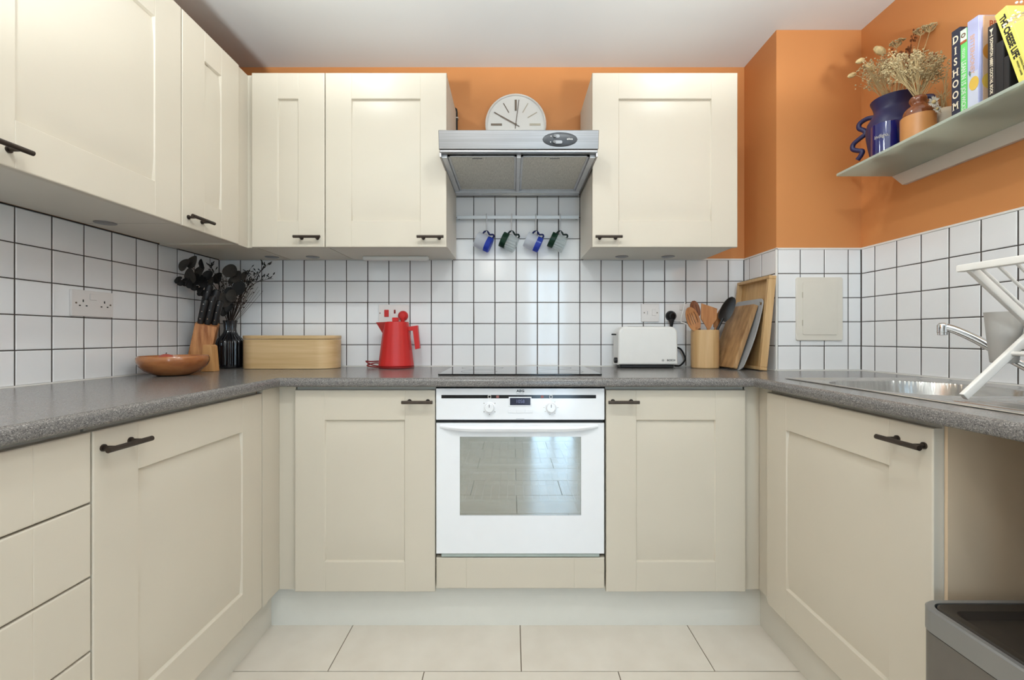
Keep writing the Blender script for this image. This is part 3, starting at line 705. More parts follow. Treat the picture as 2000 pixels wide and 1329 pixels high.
# ------------------------------------------------------------------ mug rail, hooks, mugs
YR = 2.108
t = thing('mug_rail', 'pale metal rail on the tiles below the hood', 'rail', (.03, YR, 1.62))
b = MB().box(-.262, .318, YR - .003, YR + .003, EYE + (CY - 428) * YR / F, EYE + (CY - 421.5) * YR / F, .001); b.build('rail_bar', mat('satin_metal', (222, 226, 230), .35, metal=.2, noise=.02), t)
for x in (-.255, .311): MB().tube([(x, YR, 1.626), (x, YB, 1.626)], .005, 8).build('rail_bracket', steel, t)
def mug(px, left_col, body, base_first, label, handle_m, hookx):
    """a two-tone glass mug hanging by its wavy handle; axis tilts right and down"""
    Yh = 2.098
    c = at(px, 473.5, Yh); a = R(-25)
    t = thing('glass_mug', label, 'mug', (c.x, Yh, c.z - .04), 'glass mugs on the rail')
    # local frame: axis along local z -> world direction (cos a,0,sin a); local x -> world up side
    ax = Vector((math.cos(a), 0, math.sin(a))); up = Vector((-math.sin(a), 0, math.cos(a))); yy = Vector((0, 1, 0))
    M = Matrix((( up.x, yy.x, ax.x, c.x), (up.y, yy.y, ax.y, c.y), (up.z, yy.z, ax.z, c.z), (0, 0, 0, 1)))
    r, L = .0365, .076
    rib = (lambda an, z: 1 + .035 * math.cos(18 * an)) if not base_first else None
    if base_first is False:      # green collar on the left third, clear ribbed glass on the right two thirds
        z0, z1, z2 = -L / 2, -L / 2 + .027, L / 2
        MB().lathe([(r - .004, z0), (r, z0), (r, z1), (r - .004, z1), (r - .004, z0)], (0, 0, 0), 40).build('collar', green_g, t, M=M)
        MB().lathe([(r - .0045, z1 + .0006), (r, z1 + .0006), (r, z2 - .003), (r - .003, z2), (0, z2), (0, z2 - .007), (r - .0045, z2 - .008), (r - .0045, z1 + .0006)], (0, 0, 0), 96, fn=rib).build('body', clear, t, M=M)
    else:
        z0, z1, z2 = -L / 2, L / 2 - .026, L / 2
        MB().lathe([(r - .004, z0), (r - .001, z0), (r, z0 + .002), (r, z1), (r - .004, z1), (r - .004, z0)], (0, 0, 0), 40).build('body', frost, t, M=M)
        MB().lathe([(r - .0045, z1 + .0006), (r, z1 + .0006), (r, z2 - .003), (r - .003, z2), (0, z2), (0, z2 - .008), (r - .0045, z2 - .009), (r - .0045, z1 + .0006)], (0, 0, 0), 40).build('coloured_base', blue_g, t, M=M)
    # wavy handle on the upper side
    hh = catmull([(r - .001, 0, -.020), (r + .010, 0, -.0175), (r + .0175, 0, -.008), (r + .0135, 0, .003), (r + .0085, 0, .010), (r + .0120, 0, .018), (r + .0150, 0, .026), (r + .009, 0, .032), (r - .001, 0, .031)], 5)
    MB().tube(hh, .0042, 10).build('handle', handle_m, t, M=M)
    top = M @ Vector((r + .0135, 0, -.008))
    return top
dkblue = thin_glass('deep_blue_glass', (28, 36, 104), 0.85, 0.06, .8); dkgreen = thin_glass('deep_green_glass', (28, 50, 46), 0.85, 0.06, .8)
for px, bf, lab in ((944.5, True, 'frosted glass mug with blue base, first from the left on the rail'), (994, False, 'ribbed clear glass mug with green collar, between the two blue mugs'),
                    (1041.5, True, 'frosted glass mug with blue base, hanging between the two green mugs'), (1088.5, False, 'ribbed clear glass mug with green collar, nearest the right cabinet')):
    tp = mug(px, None, None, bf, lab, dkblue if bf else dkgreen, None)
    zt = EYE + (CY - 421.2) * YR / F
    x = tp.x + .000
    hk = MB()
    pth = catmull([(x, YR + .006, zt - .006), (x, YR + .006, zt + .003), (x, YR, zt + .0055), (x, YR - .006, zt + .003), (x, YR - .0065, zt - .02), (x, YR - .007, tp.z + .008), (x, YR - .0075, tp.z - .008), (x, YR - .011, tp.z - .0105), (x, YR - .016, tp.z - .007), (x, YR - .0175, tp.z + .002)], 4)
    hk.tube(pth, .0031, 8)
    lbl = {944.5: 'small metal hook holding the first blue mug from the left', 994: 'small metal hook holding the green mug between the two blue ones', 1041.5: 'small metal hook holding the blue mug between the two green ones', 1088.5: 'small metal hook holding the green mug nearest the right cabinet'}[px]
    solo(hk.build('rail_hook', alu), lbl, 'hook', 'hooks on the rail')

# ------------------------------------------------------------------ under-cabinet fittings
def puck(x, y, z, label, r=.03):
    o = MB().lathe([(0, -.004), (r * .8, -.004), (r, -.002), (r, 0), (0, 0)], (x, y, z), 24).build('puck_light', steel)
    solo(o, label, 'light', 'round lights under the wall cabinets')
zc = UZ0 + .006
puck(-1.330, 1.45, zc, 'small round light under the left wall cabinet near the socket')
puck(-1.115, 2.06, UZ0 + .004, 'small round light under the corner, above the black vase')
puck(-.93, 2.07, zc, 'small round light under the narrow back cabinet')
puck(.51, 2.06, zc, 'left one of two round lights under the cabinet right of the hood')
puck(.725, 2.06, zc, 'right one of two round lights under the cabinet right of the hood')
t = thing('strip_light', 'slim white strip light under the cabinet left of the hood', 'light', (-.54, 2.06, 1.41))
MB().box(-.690, -.388, 2.045, 2.075, zc - .018, zc - .0005, .003).build('light_housing', white_pl, t)

# ------------------------------------------------------------------ sockets
def rot_w(side): return {'b': Matrix(), 'l': Matrix.Rotation(R(90), 4, 'Z'), 'r': Matrix.Rotation(R(-90), 4, 'Z')}[side]
def plate(name, label, cat, side, c, w, h, th=.009):
    t = thing(name, label, cat, c); M = T(c) @ rot_w(side)
    MB().box(-w / 2, w / 2, -th, 0, -h / 2, h / 2, .002, 2, M=M).build('face_plate', socket_m, t)
    return t, M, th
def holes(t, M, th, cx):
    b = MB()
    b.box(cx - .002, cx + .002, -th - .0004, -th + .001, .004, .012); b.box(cx - .0145, cx - .0085, -th - .0004, -th + .001, -.010, -.006); b.box(cx + .0085, cx + .0145, -th - .0004, -th + .001, -.010, -.006)
    b.build('pin_slots', black_pl, t, M=M)
t, M, th = plate('double_socket', 'white double socket on the left tiled wall', 'socket', 'l', (XL, 1.491, 1.166), .147, .086)
holes(t, M, th, -.036); holes(t, M, th, .040)
for x in (-.060, .062): MB().lathe([(0, .0012), (.003, .0012), (.003, 0)], (0, 0, 0), 10, M=FACE_CAM).build('screw', clock_m, t, M=M @ T((x, -th, .0)))
MB().box(-.014, .010, -th - .003, -th, .012, .033, .001, M=M).build('rocker_switch', socket_m, t)
t, M, th = plate('cooker_switch', 'white double socket and red cooker switch behind the red kettle', 'socket', 'b', ((770 - CX) * YB / F, YB, EYE + (CY - 613) * YB / F), .146, .086)
MB().box(-.045, -.024, -th - .004, -th, -.016, .018, .001, M=M).build('red_switch', red_pl, t)
MB().box(.001, .009, -th - .003, -th, .0, .018, .001, M=M).build('neon_switch', red_dk, t)
MB().lathe([(0, .001), (.003, .001), (.003, 0)], (0, 0, 0), 10, M=FACE_CAM).build('screw', clock_m, t, M=M @ T((-.066, -th, .002)))
t, M, th = plate('fused_spur', 'white fused switch plate above the toaster', 'switch', 'b', ((1269 - CX) * YB / F, YB, EYE + (CY - 611.5) * YB / F), .086, .086)
MB().box(-.019, -.006, -th - .001, -th, -.012, .014, .0005, M=M).build('fuse_holder', socket_m, t)
MB().box(-.0145, -.0125, -th - .0016, -th, -.008, .008, M=M).build('fuse_slot', knob_sil, t)
MB().box(.008, .026, -th - .003, -th, -.014, .016, .001, M=M).build('rocker_switch', socket_m, t)
for x in (-.029, .033): MB().lathe([(0, .001), (.003, .001), (.003, 0)], (0, 0, 0), 10, M=FACE_CAM).build('screw', clock_m, t, M=M @ T((x, -th, 0)))
sx, sz = (1328 - CX) * YB / F, EYE + (CY - 611.5) * YB / F
t, M, th = plate('double_socket', 'white double socket with a black plug behind the wooden utensils', 'socket', 'b', (sx, YB, sz), .146, .086)
MB().box(-.005, .012, -th - .003, -th, .012, .034, .001, M=M).build('rocker_switch', socket_m, t)
holes(t, M, th, .04)
# plugs
px, pz = (1315 - CX) * 2.10 / F, EYE + (CY - 617) * 2.10 / F
t = thing('black_plug', 'round black plug in the socket right of the toaster', 'plug', (px, 2.10, pz - .03))
MB().lathe([(0, .024), (.014, .023), (.022, .016), (.0255, .004), (.0255, 0), (0, 0)], (0, 0, 0), 28, M=FACE_CAM).build('plug_body', black_gloss, t, M=T((px, YB - .0095, pz)))
MB().tube([(px, YB - .022, pz - .015), (px - .001, YB - .023, pz - .035), (px - .002, YB - .024, pz - .06)], [.014, .009, .004], 12).build('plug_neck', black_pl, t)
px2, pz2 = (785 - CX) * 2.11 / F, EYE + (CY - 617) * 2.11 / F
t = thing('red_plug', 'red plug in the wall plate behind the red kettle', 'plug', (px2, 2.11, pz2 - .03))
MB().lathe([(0, .022), (.013, .021), (.021, .014), (.0245, .004), (.0245, 0), (0, 0)], (0, 0, 0), 28, M=FACE_CAM).build('plug_body', red_pl, t, M=T((px2, YB - .0095, pz2)))
MB().tube([(px2, YB - .02, pz2 - .012), (px2, YB - .02, pz2 - .05)], [.012, .006], 12).build('plug_neck', red_pl, t)

# access panel on the column
t = thing('access_panel', 'cream plastic access panel on the tiled column', 'panel', (1.297, YC, 1.04))
px0, px1, pz0, pz1 = 1.203, 1.400, 1.0395, 1.3075
MB().prism(rrect(px0, px1, pz0, pz1, .008), .008, M=T((0, YC + .0005, 0)) @ FACE_CAM, bev=.003).build('panel_frame', panel_m, t)
dr = MB().prism(rrect(px0 + .026, px1 - .026, pz0 + .025, pz1 - .022, .005), .0022, M=T((0, YC - .0076, 0)) @ FACE_CAM, bev=.0008).build('panel_door', panel_m, t)
b = MB()
for z in (pz0 + .075, pz1 - .075): b.box(px0 + .0245, px0 + .0262, YC - .0105, YC - .0075, z - .012, z + .012)
b.build('hinge', clock_l, dr)

# ------------------------------------------------------------------ things on the back worktop
# bread bin
t = thing('bread_bin', 'pale bamboo bread bin with rounded corners beside the black vase', 'bread bin', (-1.0, 2.04, ZT))
pl = rrect(-1.222, -.795, 1.958, 2.125, .078, 8)
MB().prism(pl, .131, M=T((0, 0, ZT + .001)), bev=.002).build('bin_body', bamboo, t)
MB().prism(rrect(-1.2235, -.7935, 1.9565, 2.1265, .079, 8), .016, M=T((0, 0, ZT + .1335)), bev=.003).build('lid', bamboo, t)
# black vase
t = thing('black_vase', 'ribbed black glass vase with dark foliage on the worktop corner', 'vase', (-1.300, 2.045, ZT))
prof = [(0, 0), (.052, 0), (.0555, .006), (.056, .02), (.056, .085), (.057, .112), (.054, .125), (.045, .138), (.033, .150), (.026, .165), (.024, .180), (.026, .203), (.029, .218), (.0265, .2185), (.022, .19), (.021, .165), (0, .16)]
MB().lathe(prof, (-1.300, 2.045, ZT + .0005), 144, fn=lambda a, z: 1 + (.035 * math.cos(22 * a) if z > .006 else 0)).build('vase_body', black_vase, t, ang=60)
# knife block
kx, ky = -1.330, 1.90
t = thing('knife_block', 'slanted wooden knife block behind the wooden bowl', 'knife block', (kx, ky, ZT))
lean = Matrix.Rotation(R(13), 4, 'Y'); tw = Matrix.Rotation(R(28), 4, 'Z')
KM = T((kx - .02, ky, ZT)) @ lean @ tw
b = MB(); poly = rrect(-.040, .040, -.038, .038, .004, 2)
t2 = bmesh.new()
lo = [t2.verts.new(KM @ Vector((p[0], p[1], 0))) for p in poly]
for v in lo: v.co.z = ZT + .001
hi = [t2.verts.new(KM @ Vector((p[0], p[1], .205 + p[1] * .12))) for p in poly]
n = len(poly); t2.faces.new(lo[::-1]); t2.faces.new(hi)
for i in range(n): t2.faces.new((lo[i], lo[(i + 1) % n], hi[(i + 1) % n], hi[i]))
bmesh.ops.recalc_face_normals(t2, faces=t2.faces); b._add(t2); b.build('block_body', block_m, t)
b = MB().prism([(-.024, 0), (.024, 0), (.016, .104), (.009, .110), (-.016, .110)], .05, M=T((kx + .078, ky - .040, ZT + .001)) @ Matrix.Rotation(R(8), 4, 'Z') @ FACE_CAM, bev=.002)
b.build('front_foot', wood('pale_block_wood', (214, 164, 108), (190, 136, 82), .45, (50, 50, 5)), t)
KA = (KM.to_3x3() @ Vector((0, 0, 1))).normalized()
for i, (lx, ly, L) in enumerate(((-.024, -.018, .105), (-.026, .016, .165), (.0, -.014, .125), (.003, .019, .150), (.024, .0, .11))):
    p0 = KM @ Vector((lx, ly, .203 + ly * .12))
    k = thing('kitchen_knife', ('black-handled knife at the lower left front of the wooden block', 'longest black-handled knife, standing tallest in the wooden block', 'black-handled knife at the front centre of the wooden block', 'long black-handled knife at the rear centre of the wooden block', 'short black-handled knife nearest the ribbed vase in the block')[i], 'knife', p0, 'knives in the wooden block')
    MB().tube([p0 - KA * .0, p0 + KA * .02, p0 + KA * L * .6, p0 + KA * (L - .008), p0 + KA * L], [.0105, .013, .0135, .0150, .010], 12).build('handle', black_pl, k)
    for f in (.2, .5, .8):
        q = p0 + KA * L * f + Vector((.004, -.0125, 0)); MB().ball(q, .0028, 1).build('rivet', chrome, k)
# wooden bowl
BX, BY = -1.262, 1.655
t = thing('wooden_bowl', 'shallow glossy wooden bowl on the left worktop', 'bowl', (BX, BY, ZT))
MB().lathe([(r * .80, z) for r, z in ((0, .001), (.062, .001), (.075, .004), (.108, .018), (.131, .036), (.1395, .054), (.139, .066), (.1345, .073), (.1305, .071), (.130, .060), (.121, .042), (.098, .026), (.06, .015), (0, .014))], (BX, BY, ZT), 64).build('bowl_body', bowl_m, t, ang=60)
for x, y, r, l in ((BX - .018, BY - .015, .032, 'reddish fruit peeping over the rim of the wooden bowl'),):
    o = MB().ball((x, y, ZT + .0505), r, 3, scale=(1, 1, .93)).build('fruit', pink_m); solo(o, l, 'fruit')
    MB().tube([(x, y, ZT + .079), (x + .002, y, ZT + .085)], .0015, 6).build('stalk', twig, o)
# kettle
kx, ky = -.5335, 2.045
t = thing('kettle', 'faceted red kettle on the worktop in front of the red plug', 'kettle', (kx, ky, ZT))
MB().lathe([(0, 0), (.078, 0), (.080, .002), (.080, .008), (.076, .010), (0, .010)], (kx, ky, ZT + .0005), 32).build('power_base', red_dk, t)
fac = lambda a, z: 1 + .018 * abs(math.cos(8 * a))
MB().lathe([(0, .011), (.078, .011), (.0785, .014), (.0555, .208), (.0545, .211), (.046, .211), (.044, .205), (0, .203)], (kx, ky, ZT), 64, fn=fac).build('kettle_body', red_pl, t, ang=12)
b = MB(); tip = Vector((kx - .094, ky, ZT + .210)); 
A = [(kx - .040, ky - .040, ZT + .2105), (kx - .040, ky + .040, ZT + .2105), (kx - .064, ky, ZT + .160), (kx - .046, ky - .034, ZT + .165), (kx - .046, ky + .034, ZT + .165)]
vv = [b.bm.verts.new(p) for p in A]; vt = b.bm.verts.new(tip); vm = b.bm.verts.new((kx - .03, ky, ZT + .18))
for f in ((vt, vv[0], vv[3], vv[2]), (vt, vv[2], vv[4], vv[1]), (vt, vv[1], vm, vv[0]), (vv[0], vm, vv[3]), (vv[1], vv[4], vm), (vv[2], vv[3], vm), (vv[2], vm, vv[4])): b.bm.faces.new(f)
bmesh.ops.recalc_face_normals(b.bm, faces=b.bm.faces); b.build('spout', red_pl, t, ang=12)
lid = MB().lathe([(0, .205), (.043, .205), (.043, .2125), (0, .2135)], (kx, ky, ZT), 32).build('lid', red_pl, t)
MB().box(kx - .016, kx + .012, ky - .014, ky + .014, ZT + .2135, ZT + .232, .002).build('lid_knob', red_pl, lid)
b = MB()
h = [(kx + .048, .188), (kx + .050, .170), (kx + .078, .172), (kx + .089, .086), (kx + .110, .090), (kx + .100, .196)]
b.prism([(x, z) for x, z in h], .024, M=T((0, ky + .012, ZT)) @ FACE_CAM, bev=.002); b.build('handle', red_pl, t, ang=25)
cb = MB().tube(catmull([(kx - .07, ky + .02, ZT + .005), (kx - .11, ky + .01, ZT + .012), (kx - .140, ky - .0, ZT + .030), (kx - .12, ky + .02, ZT + .028), (kx - .06, ky + .06, ZT + .030)], 6), .003, 8)
cb.tube(catmull([(kx - .06, ky + .035, ZT + .012), (kx - .10, ky + .02, ZT + .022), (kx - .138, ky + .01, ZT + .010), (kx - .10, ky - .01, ZT + .005), (kx - .07, ky - .02, ZT + .004)], 6), .003, 8)
cb.build('cord', red_dk, t)
# toaster
tx0, tx1, ty0, ty1 = (1207 - CX) / 428, (1322 - CX) / 428, 2.012, 2.118
t = thing('toaster', 'white toaster with black feet below the black plug', 'toaster', ((tx0 + tx1) / 2, 2.06, ZT))
pl = [(tx0 - .002, .016), (tx1 + .002, .016)]
for (cx, cz, r, a0) in ((tx1 - .032, .190 - .032, .032, 0), (tx0 + .032, .190 - .032, .032, 90)):
    for i in range(9):
        a = R(a0 + 90 * i / 8); pl.append((cx + r * math.cos(a), cz + r * math.sin(a)))
pl = [(x - (.006 * (z / .19) if x > 1 else 0) , z) for x, z in pl]
tb = MB().prism(pl, ty1 - ty0, M=T((0, ty1, ZT)) @ FACE_CAM, bev=.010, seg=4).build('toaster_body', white_pl, t, ang=40)
b = MB()
for y in (2.045, 2.085): b.box(tx0 + .05, tx1 - .05, y - .012, y + .012, ZT + .1895, ZT + .191)
b.build('bread_slots', black_pl, tb)
MB().box(tx0 + .012, tx1 - .012, ty0 + .012, ty1 - .012, ZT + .001, ZT + .017, .003).build('base', black_pl, t)
MB().box(tx0 - .021, tx0 + .004, 2.055, 2.069, ZT + .151, ZT + .158, .002).build('lever', black_gloss, t)
b = MB().lathe([(0, 0), (.013, 0), (.013, .012), (.011, .014), (0, .014)], (0, 0, 0), 20, M=Matrix.Rotation(R(-90), 4, 'Y')); b.build('browning_dial', black_pl, t, M=T((tx0 - .001, 2.035, ZT + .036)))
text('BOSCH', .0115, T(((1310.5 - CX) / 430, ty0 - .0006, ZT + .0365)) @ FACE_CAM, black_pl, t, bold=.0003)
b = MB().lathe([(.0042, 0), (.005, 0), (.005, .0004), (.0042, .0004)], (0, 0, 0), 24, M=FACE_CAM); b.box(-.0022, .0022, -.0004, 0, -.0006, .0006); b.box(-.0024, -.0016, -.0004, 0, -.0028, .0028); b.box(.0016, .0024, -.0004, 0, -.0028, .0028)
b.build('logo', black_pl, t, M=T(((1294.5 - CX) / 430, ty0 - .0003, ZT + .0365)))
px, pz = (1315 - CX) * 2.10 / F, EYE + (CY - 640) * 2.10 / F
cpts = catmull([(px - .002, YB - .024, pz + .005), (px - .001, YB - .022, pz - .04), (px + .012, YB - .02, pz - .085), (px + .045, YB - .02, pz - .105), (px + .062, YB - .025, pz - .14), (px + .057, YB - .035, ZT + .03), (px + .03, YB - .05, ZT + .008), (px + .0, YB - .06, ZT + .007)], 8)
o = MB().tube(cpts, .0042, 8).build('power_lead', cord_b); solo(o, 'black cord looping from the plug to the right of the toaster', 'cord')

# utensil pot
ux, uy = .885, 2.035
t = thing('utensil_pot', 'pale bamboo utensil pot right of the toaster', 'pot', (ux, uy, ZT))
MB().lathe([(0, 0), (.057, 0), (.060, .004), (.0603, .1), (.0603, .170), (.0585, .1745), (.054, .1745), (.0525, .168), (.0525, .012), (0, .012)], (ux, uy, ZT + .0005), 48).build('pot_body', bamboo_v, t)
def utensil(name, label, base, tip, head, m, hw, hl, slots=0, shape='oval', thick=.006, cup=.0):
    """handle from base (inside the pot) to where the head begins, then a flat head facing the camera"""
    base, tip = Vector(base), Vector(tip); d = (tip - base).normalized()
    t = thing(name, label, 'utensil', base, 'utensils in the bamboo pot'); nb = tip - d * hl
    MB().tube([base, base.lerp(nb, .6), nb + d * .012], [.0055, .0055, .006], 10, flat=.7).build('handle', m, t)
    side = d.cross(Vector((0, 1, 0))).normalized(); nrm = side.cross(d).normalized()
    if nrm.y > 0: nrm = -nrm
    n = 16; NC = 18; rows = []
    b = MB()
    for i in range(n + 1):
        u = i / n
        if shape == 'oval': w = hw * math.sqrt(max(0, 1 - (2 * (.04 + .95 * u) - 1) ** 2)) ** .9 + .004 * (1 - u)
        elif shape == 'spat': w = .006 + (hw - .006) * min(1, (u / .45)) ** 1.2
        else: w = hw
        row = []
        for j in range(NC + 1):
            v = -1 + 2 * j / NC
            skew = (.012 * v * u if shape == 'spat' and u > .9 else 0)
            row.append((nb + d * (hl * u + skew) + side * w * v, -nrm * cup * (1 - v * v) * math.sin(math.pi * u)))
        rows.append(row)
    fr = [[b.bm.verts.new(p + o + nrm * thick / 2) for p, o in r] for r in rows]; bk = [[b.bm.verts.new(p + o - nrm * thick / 2) for p, o in r] for r in rows]
    gone = set()
    if slots:
        for i in range(int(n * .3), int(n * .78)):
            for j in ((5, 12) if slots == 2 else (3, 7, 10, 14)): gone.add((i, j))
    for i in range(n):
        for j in range(NC):
            if (i, j) in gone: continue
            b.bm.faces.new((fr[i][j], fr[i][j + 1], fr[i + 1][j + 1], fr[i + 1][j])); b.bm.faces.new((bk[i][j], bk[i + 1][j], bk[i + 1][j + 1], bk[i][j + 1]))
            for (a, c, nb_) in (((i, j), (i, j + 1), (i - 1, j)), ((i + 1, j + 1), (i + 1, j), (i + 1, j)), ((i + 1, j), (i, j), (i, j - 1)), ((i, j + 1), (i + 1, j + 1), (i, j + 1))):
                if nb_ in gone or not (0 <= nb_[0] < n and 0 <= nb_[1] < NC):
                    b.bm.faces.new((fr[a[0]][a[1]], fr[c[0]][c[1]], bk[c[0]][c[1]], bk[a[0]][a[1]]))
    bmesh.ops.recalc_face_normals(b.bm, faces=b.bm.faces)
    b.build('head', m, t, ang=50)
utensil('slotted_spoon', 'slotted wooden spoon leaning left in the bamboo pot', (.905, 2.035, ZT + .02), at(1345, 601, 2.0), None, spoon_m, .0270, .108, slots=4, cup=.006)
utensil('slotted_spoon', 'dark wooden slotted spoon behind the lighter slotted spoon', (.90, 2.05, ZT + .02), at(1354, 588, 2.07), None, spoon_d, .0200, .075, slots=2, cup=.005)
utensil('spatula', 'flat wooden spatula upright in the middle of the bamboo pot', (.89, 2.02, ZT + .02), at(1385, 598, 2.0), None, spoon_m, .0355, .105, shape='spat')
utensil('wooden_spoon', 'narrow wooden spoon just left of the black spoon', (.88, 2.05, ZT + .02), at(1413, 601, 2.04), None, spoon_m, .016, .10, cup=.004)
utensil('black_spoon', 'black plastic spoon leaning right out of the bamboo pot', (.865, 2.03, ZT + .02), at(1432, 581, 2.015), None, black_pl, .0265, .116, cup=.009)
# light plastic whisk or cable loop left of the pot (thin pale handle)
b = MB().tube(catmull([at(1338, 590, 2.10), at(1334, 608, 2.10), at(1330, 628, 2.10), at(1340, 633, 2.09), at(1352, 643, 2.07)], 6), .0026, 8)
o = b.build('pale_lead', white_pl); solo(o, 'thin pale lead hanging left of the wooden utensils', 'cord')

# leaning boards: section (x, z) swept along y
def leaning(name, m, xb, xt, z0, z1, y0, y1, th, label, cat, parts=None, ry=.0, bend=0.0, corner=.012):
    """a board whose faces look left; bottom edge at xb, top edge at xt; th goes to +x"""
    n = 10; t = thing(name, label, cat, (xb, (y0 + y1) / 2, z0))
    return t
def board_M(xb, xt, z0, z1, y1):
    ex = Vector((0, -1, 0)); ez = Vector((xt - xb, 0, z1 - z0)).normalized(); en = ex.cross(ez)      # local x -> -Y, local y -> up the board, z -> normal (towards -x side)
    return Matrix(((ex.x, ez.x, en.x, xb), (ex.y, ez.y, en.y, y1), (ex.z, ez.z, en.z, z0), (0, 0, 0, 1)))
# tray (back plate + raised rim)
M = board_M(1.066, 1.106, ZT + .001, 1.31, 2.120); L = math.hypot(.04, 1.31 - ZT); WY = .268
t = thing('bamboo_tray', 'tall bamboo tray leaning on the tiled column behind the boards', 'tray', (1.06, 1.98, ZT))
MB().box(.006, WY - .006, .006, L - .006, .0, .008, M=M).build('tray_plate', tray_m, t)
b = MB()
for q in ((0, WY, 0, .014), (0, WY, L - .014, L), (0, .014, .014, L - .014), (WY - .020, WY, .014, L - .014)): b.box(q[0], q[1], q[2], q[3], 0, .030, .002, M=M)
b.build('tray_rim', bamboo_v, t)
# grey flexible board with a hole in its near top corner
t = thing('grey_chopping_board', 'thin grey plastic chopping board with hole behind the wooden board', 'chopping board', (.97, 1.98, ZT))
b = MB(); xb, xt, z1 = .968, 1.062, 1.218; W0, W1 = 1.872, 2.105; nn = 22
cy_, cv_, hr = W0 + .022, .0, .0085
def gpt(y, v, o):
    x = xb + (xt - xb) * v + .012 * math.sin(math.pi * v); return (x + o, y, ZT + .001 + (z1 - ZT) * v)
Hh = z1 - ZT
out = [(p[0], p[1]) for p in rrect(W0, W1, 0, Hh, .024, 6)]
t2 = bmesh.new()
ysn = [W0 + (W1 - W0) * i / 36 for i in range(37)]; zsn = [Hh * i / 44 for i in range(45)]
def clampc(y, z):
    r = .026
    for cyy, czz, sy, sz_ in ((W0 + r, Hh - r, -1, 1), (W1 - r, Hh - r, 1, 1), (W0 + r, r, -1, -1), (W1 - r, r, 1, -1)):
        if (y - cyy) * sy > 0 and (z - czz) * sz_ > 0:
            dy, dz = y - cyy, z - czz; m_ = max(abs(dy), abs(dz)); l_ = math.hypot(dy, dz); k = m_ / l_
            return cyy + dy * k, czz + dz * k
    return y, z
hc = (W0 + .019, Hh - .021)
fr, bk = {}, {}
for i, y in enumerate(ysn):
    for j, z in enumerate(zsn):
        q = clampc(y, z); fr[i, j] = t2.verts.new(gpt(q[0], q[1] / Hh, 0)); bk[i, j] = t2.verts.new(gpt(q[0], q[1] / Hh, .004))
gone = set((i, j) for i in range(36) for j in range(44) if math.hypot((ysn[i] + ysn[i + 1]) / 2 - hc[0], (zsn[j] + zsn[j + 1]) / 2 - hc[1]) < .0105)
for i in range(36):
    for j in range(44):
        if (i, j) in gone: continue
        t2.faces.new((fr[i, j], fr[i + 1, j], fr[i + 1, j + 1], fr[i, j + 1])); t2.faces.new((bk[i, j], bk[i, j + 1], bk[i + 1, j + 1], bk[i + 1, j]))
        for a, c, nb_ in (((i, j), (i + 1, j), (i, j - 1)), ((i, j + 1), (i + 1, j + 1), (i, j + 1)), ((i, j), (i, j + 1), (i - 1, j)), ((i + 1, j), (i + 1, j + 1), (i + 1, j))):
            if nb_ in gone or not (0 <= nb_[0] < 36 and 0 <= nb_[1] < 44): t2.faces.new((fr[a], fr[c], bk[c], bk[a]))
bmesh.ops.recalc_face_normals(t2, faces=t2.faces); b._add(t2)
b.build('board_sheet', grey_board, t, ang=50)
# wooden board
M = board_M(.962, 1.054, ZT + .004, 1.190, 2.10)
t = thing('wooden_chopping_board', 'thick worn wooden chopping board leaning next to the utensil pot', 'chopping board', (.95, 2.0, ZT))
L = math.hypot(.092, 1.19 - ZT - .004)
MB().prism(rrect(0, .205, 0, L, .006, 3), .020, M=M, bev=.002).build('board_body', board_m, t)

# ------------------------------------------------------------------ dish rack
t = thing('dish_rack', 'white folding cross-legged dish rack on the sink drainer', 'dish rack', (1.19, .81, ZT))
ya, yb, xa, xb, zl, zh = 1.012, .62, 1.030, 1.345, ZT + .006, 1.212
for y in (ya, yb):
    for dy, (x0, z0, x1, z1) in ((0, (xa, zl, xb, zh)), (-.014, (xa, zh, xb, zl))):
        d = Vector((x1 - x0, 0, z1 - z0)); Lh = d.length; ang = math.atan2(d.z, d.x)
        M = T((x0, y + dy, z0)) @ Matrix.Rotation(-ang, 4, 'Y')
        MB().box(0, Lh, -.006, .006, -.009, .009, .003, 2, M=M).build('leg', rack_w, t)
for nm, (x, z) in (('top_bar', (xa, zh)), ('top_bar', (xb, zh))):
    MB().box(x - .010, x + .010, yb - .02, ya + .008, z - .008, z + .008, .003, 2).build(nm, rack_w, t)
dA = Vector((xb - xa, 0, zl - zh)).normalized(); dB = Vector((-(xb - xa), 0, zl - zh)).normalized()
for k in range(11):
    y = ya - .034 - k * .034
    p0 = Vector((xa, y, zh)); MB().tube([p0 + dA * .006, p0 + dA * .30], .0032, 8).build('rod', rack_w, t)
    p1 = Vector((xb, y - .006, zh)); MB().tube([p1 + dB * .006, p1 + dB * .30], .0032, 8).build('rod', rack_w, t)
for d, p in ((dA, (xa, zh)), (dB, (xb, zh))):
    q = Vector((p[0], 0, p[1])) + d * .285; MB().tube([(q.x, yb, q.z), (q.x, ya, q.z)], .005, 8).build('cross_rod', rack_w, t)
qx = 1.2; MB().tube([(1.1875, yb, 1.058), (1.1875, ya + .012, 1.058)], .005, 8).build('cross_rod', rack_w, t)
# cutlery cup hung on the far end
t = thing('cutlery_cup', 'grey plastic cutlery cup hooked on the far end of the dish rack', 'cup', (1.165, 1.065, .98))
cxx, cyy = 1.183, 1.066
prof = [(0, .0), (.023, 0), (.0245, .002), (.0345, .120), (.035, .122), (.0332, .122), (.0235, .004), (0, .003)]
MB().lathe(prof, (cxx, cyy, .993), 40).build('cup_body', cup_g, t)
b = MB().box(cxx - .001, cxx + .055, cyy - .055, cyy - .038, 1.058, 1.068, .002); b.box(cxx + .008, cxx + .020, cyy - .052, cyy - .036, 1.03, 1.10, .002); b.build('cup_hook', cup_g, t)

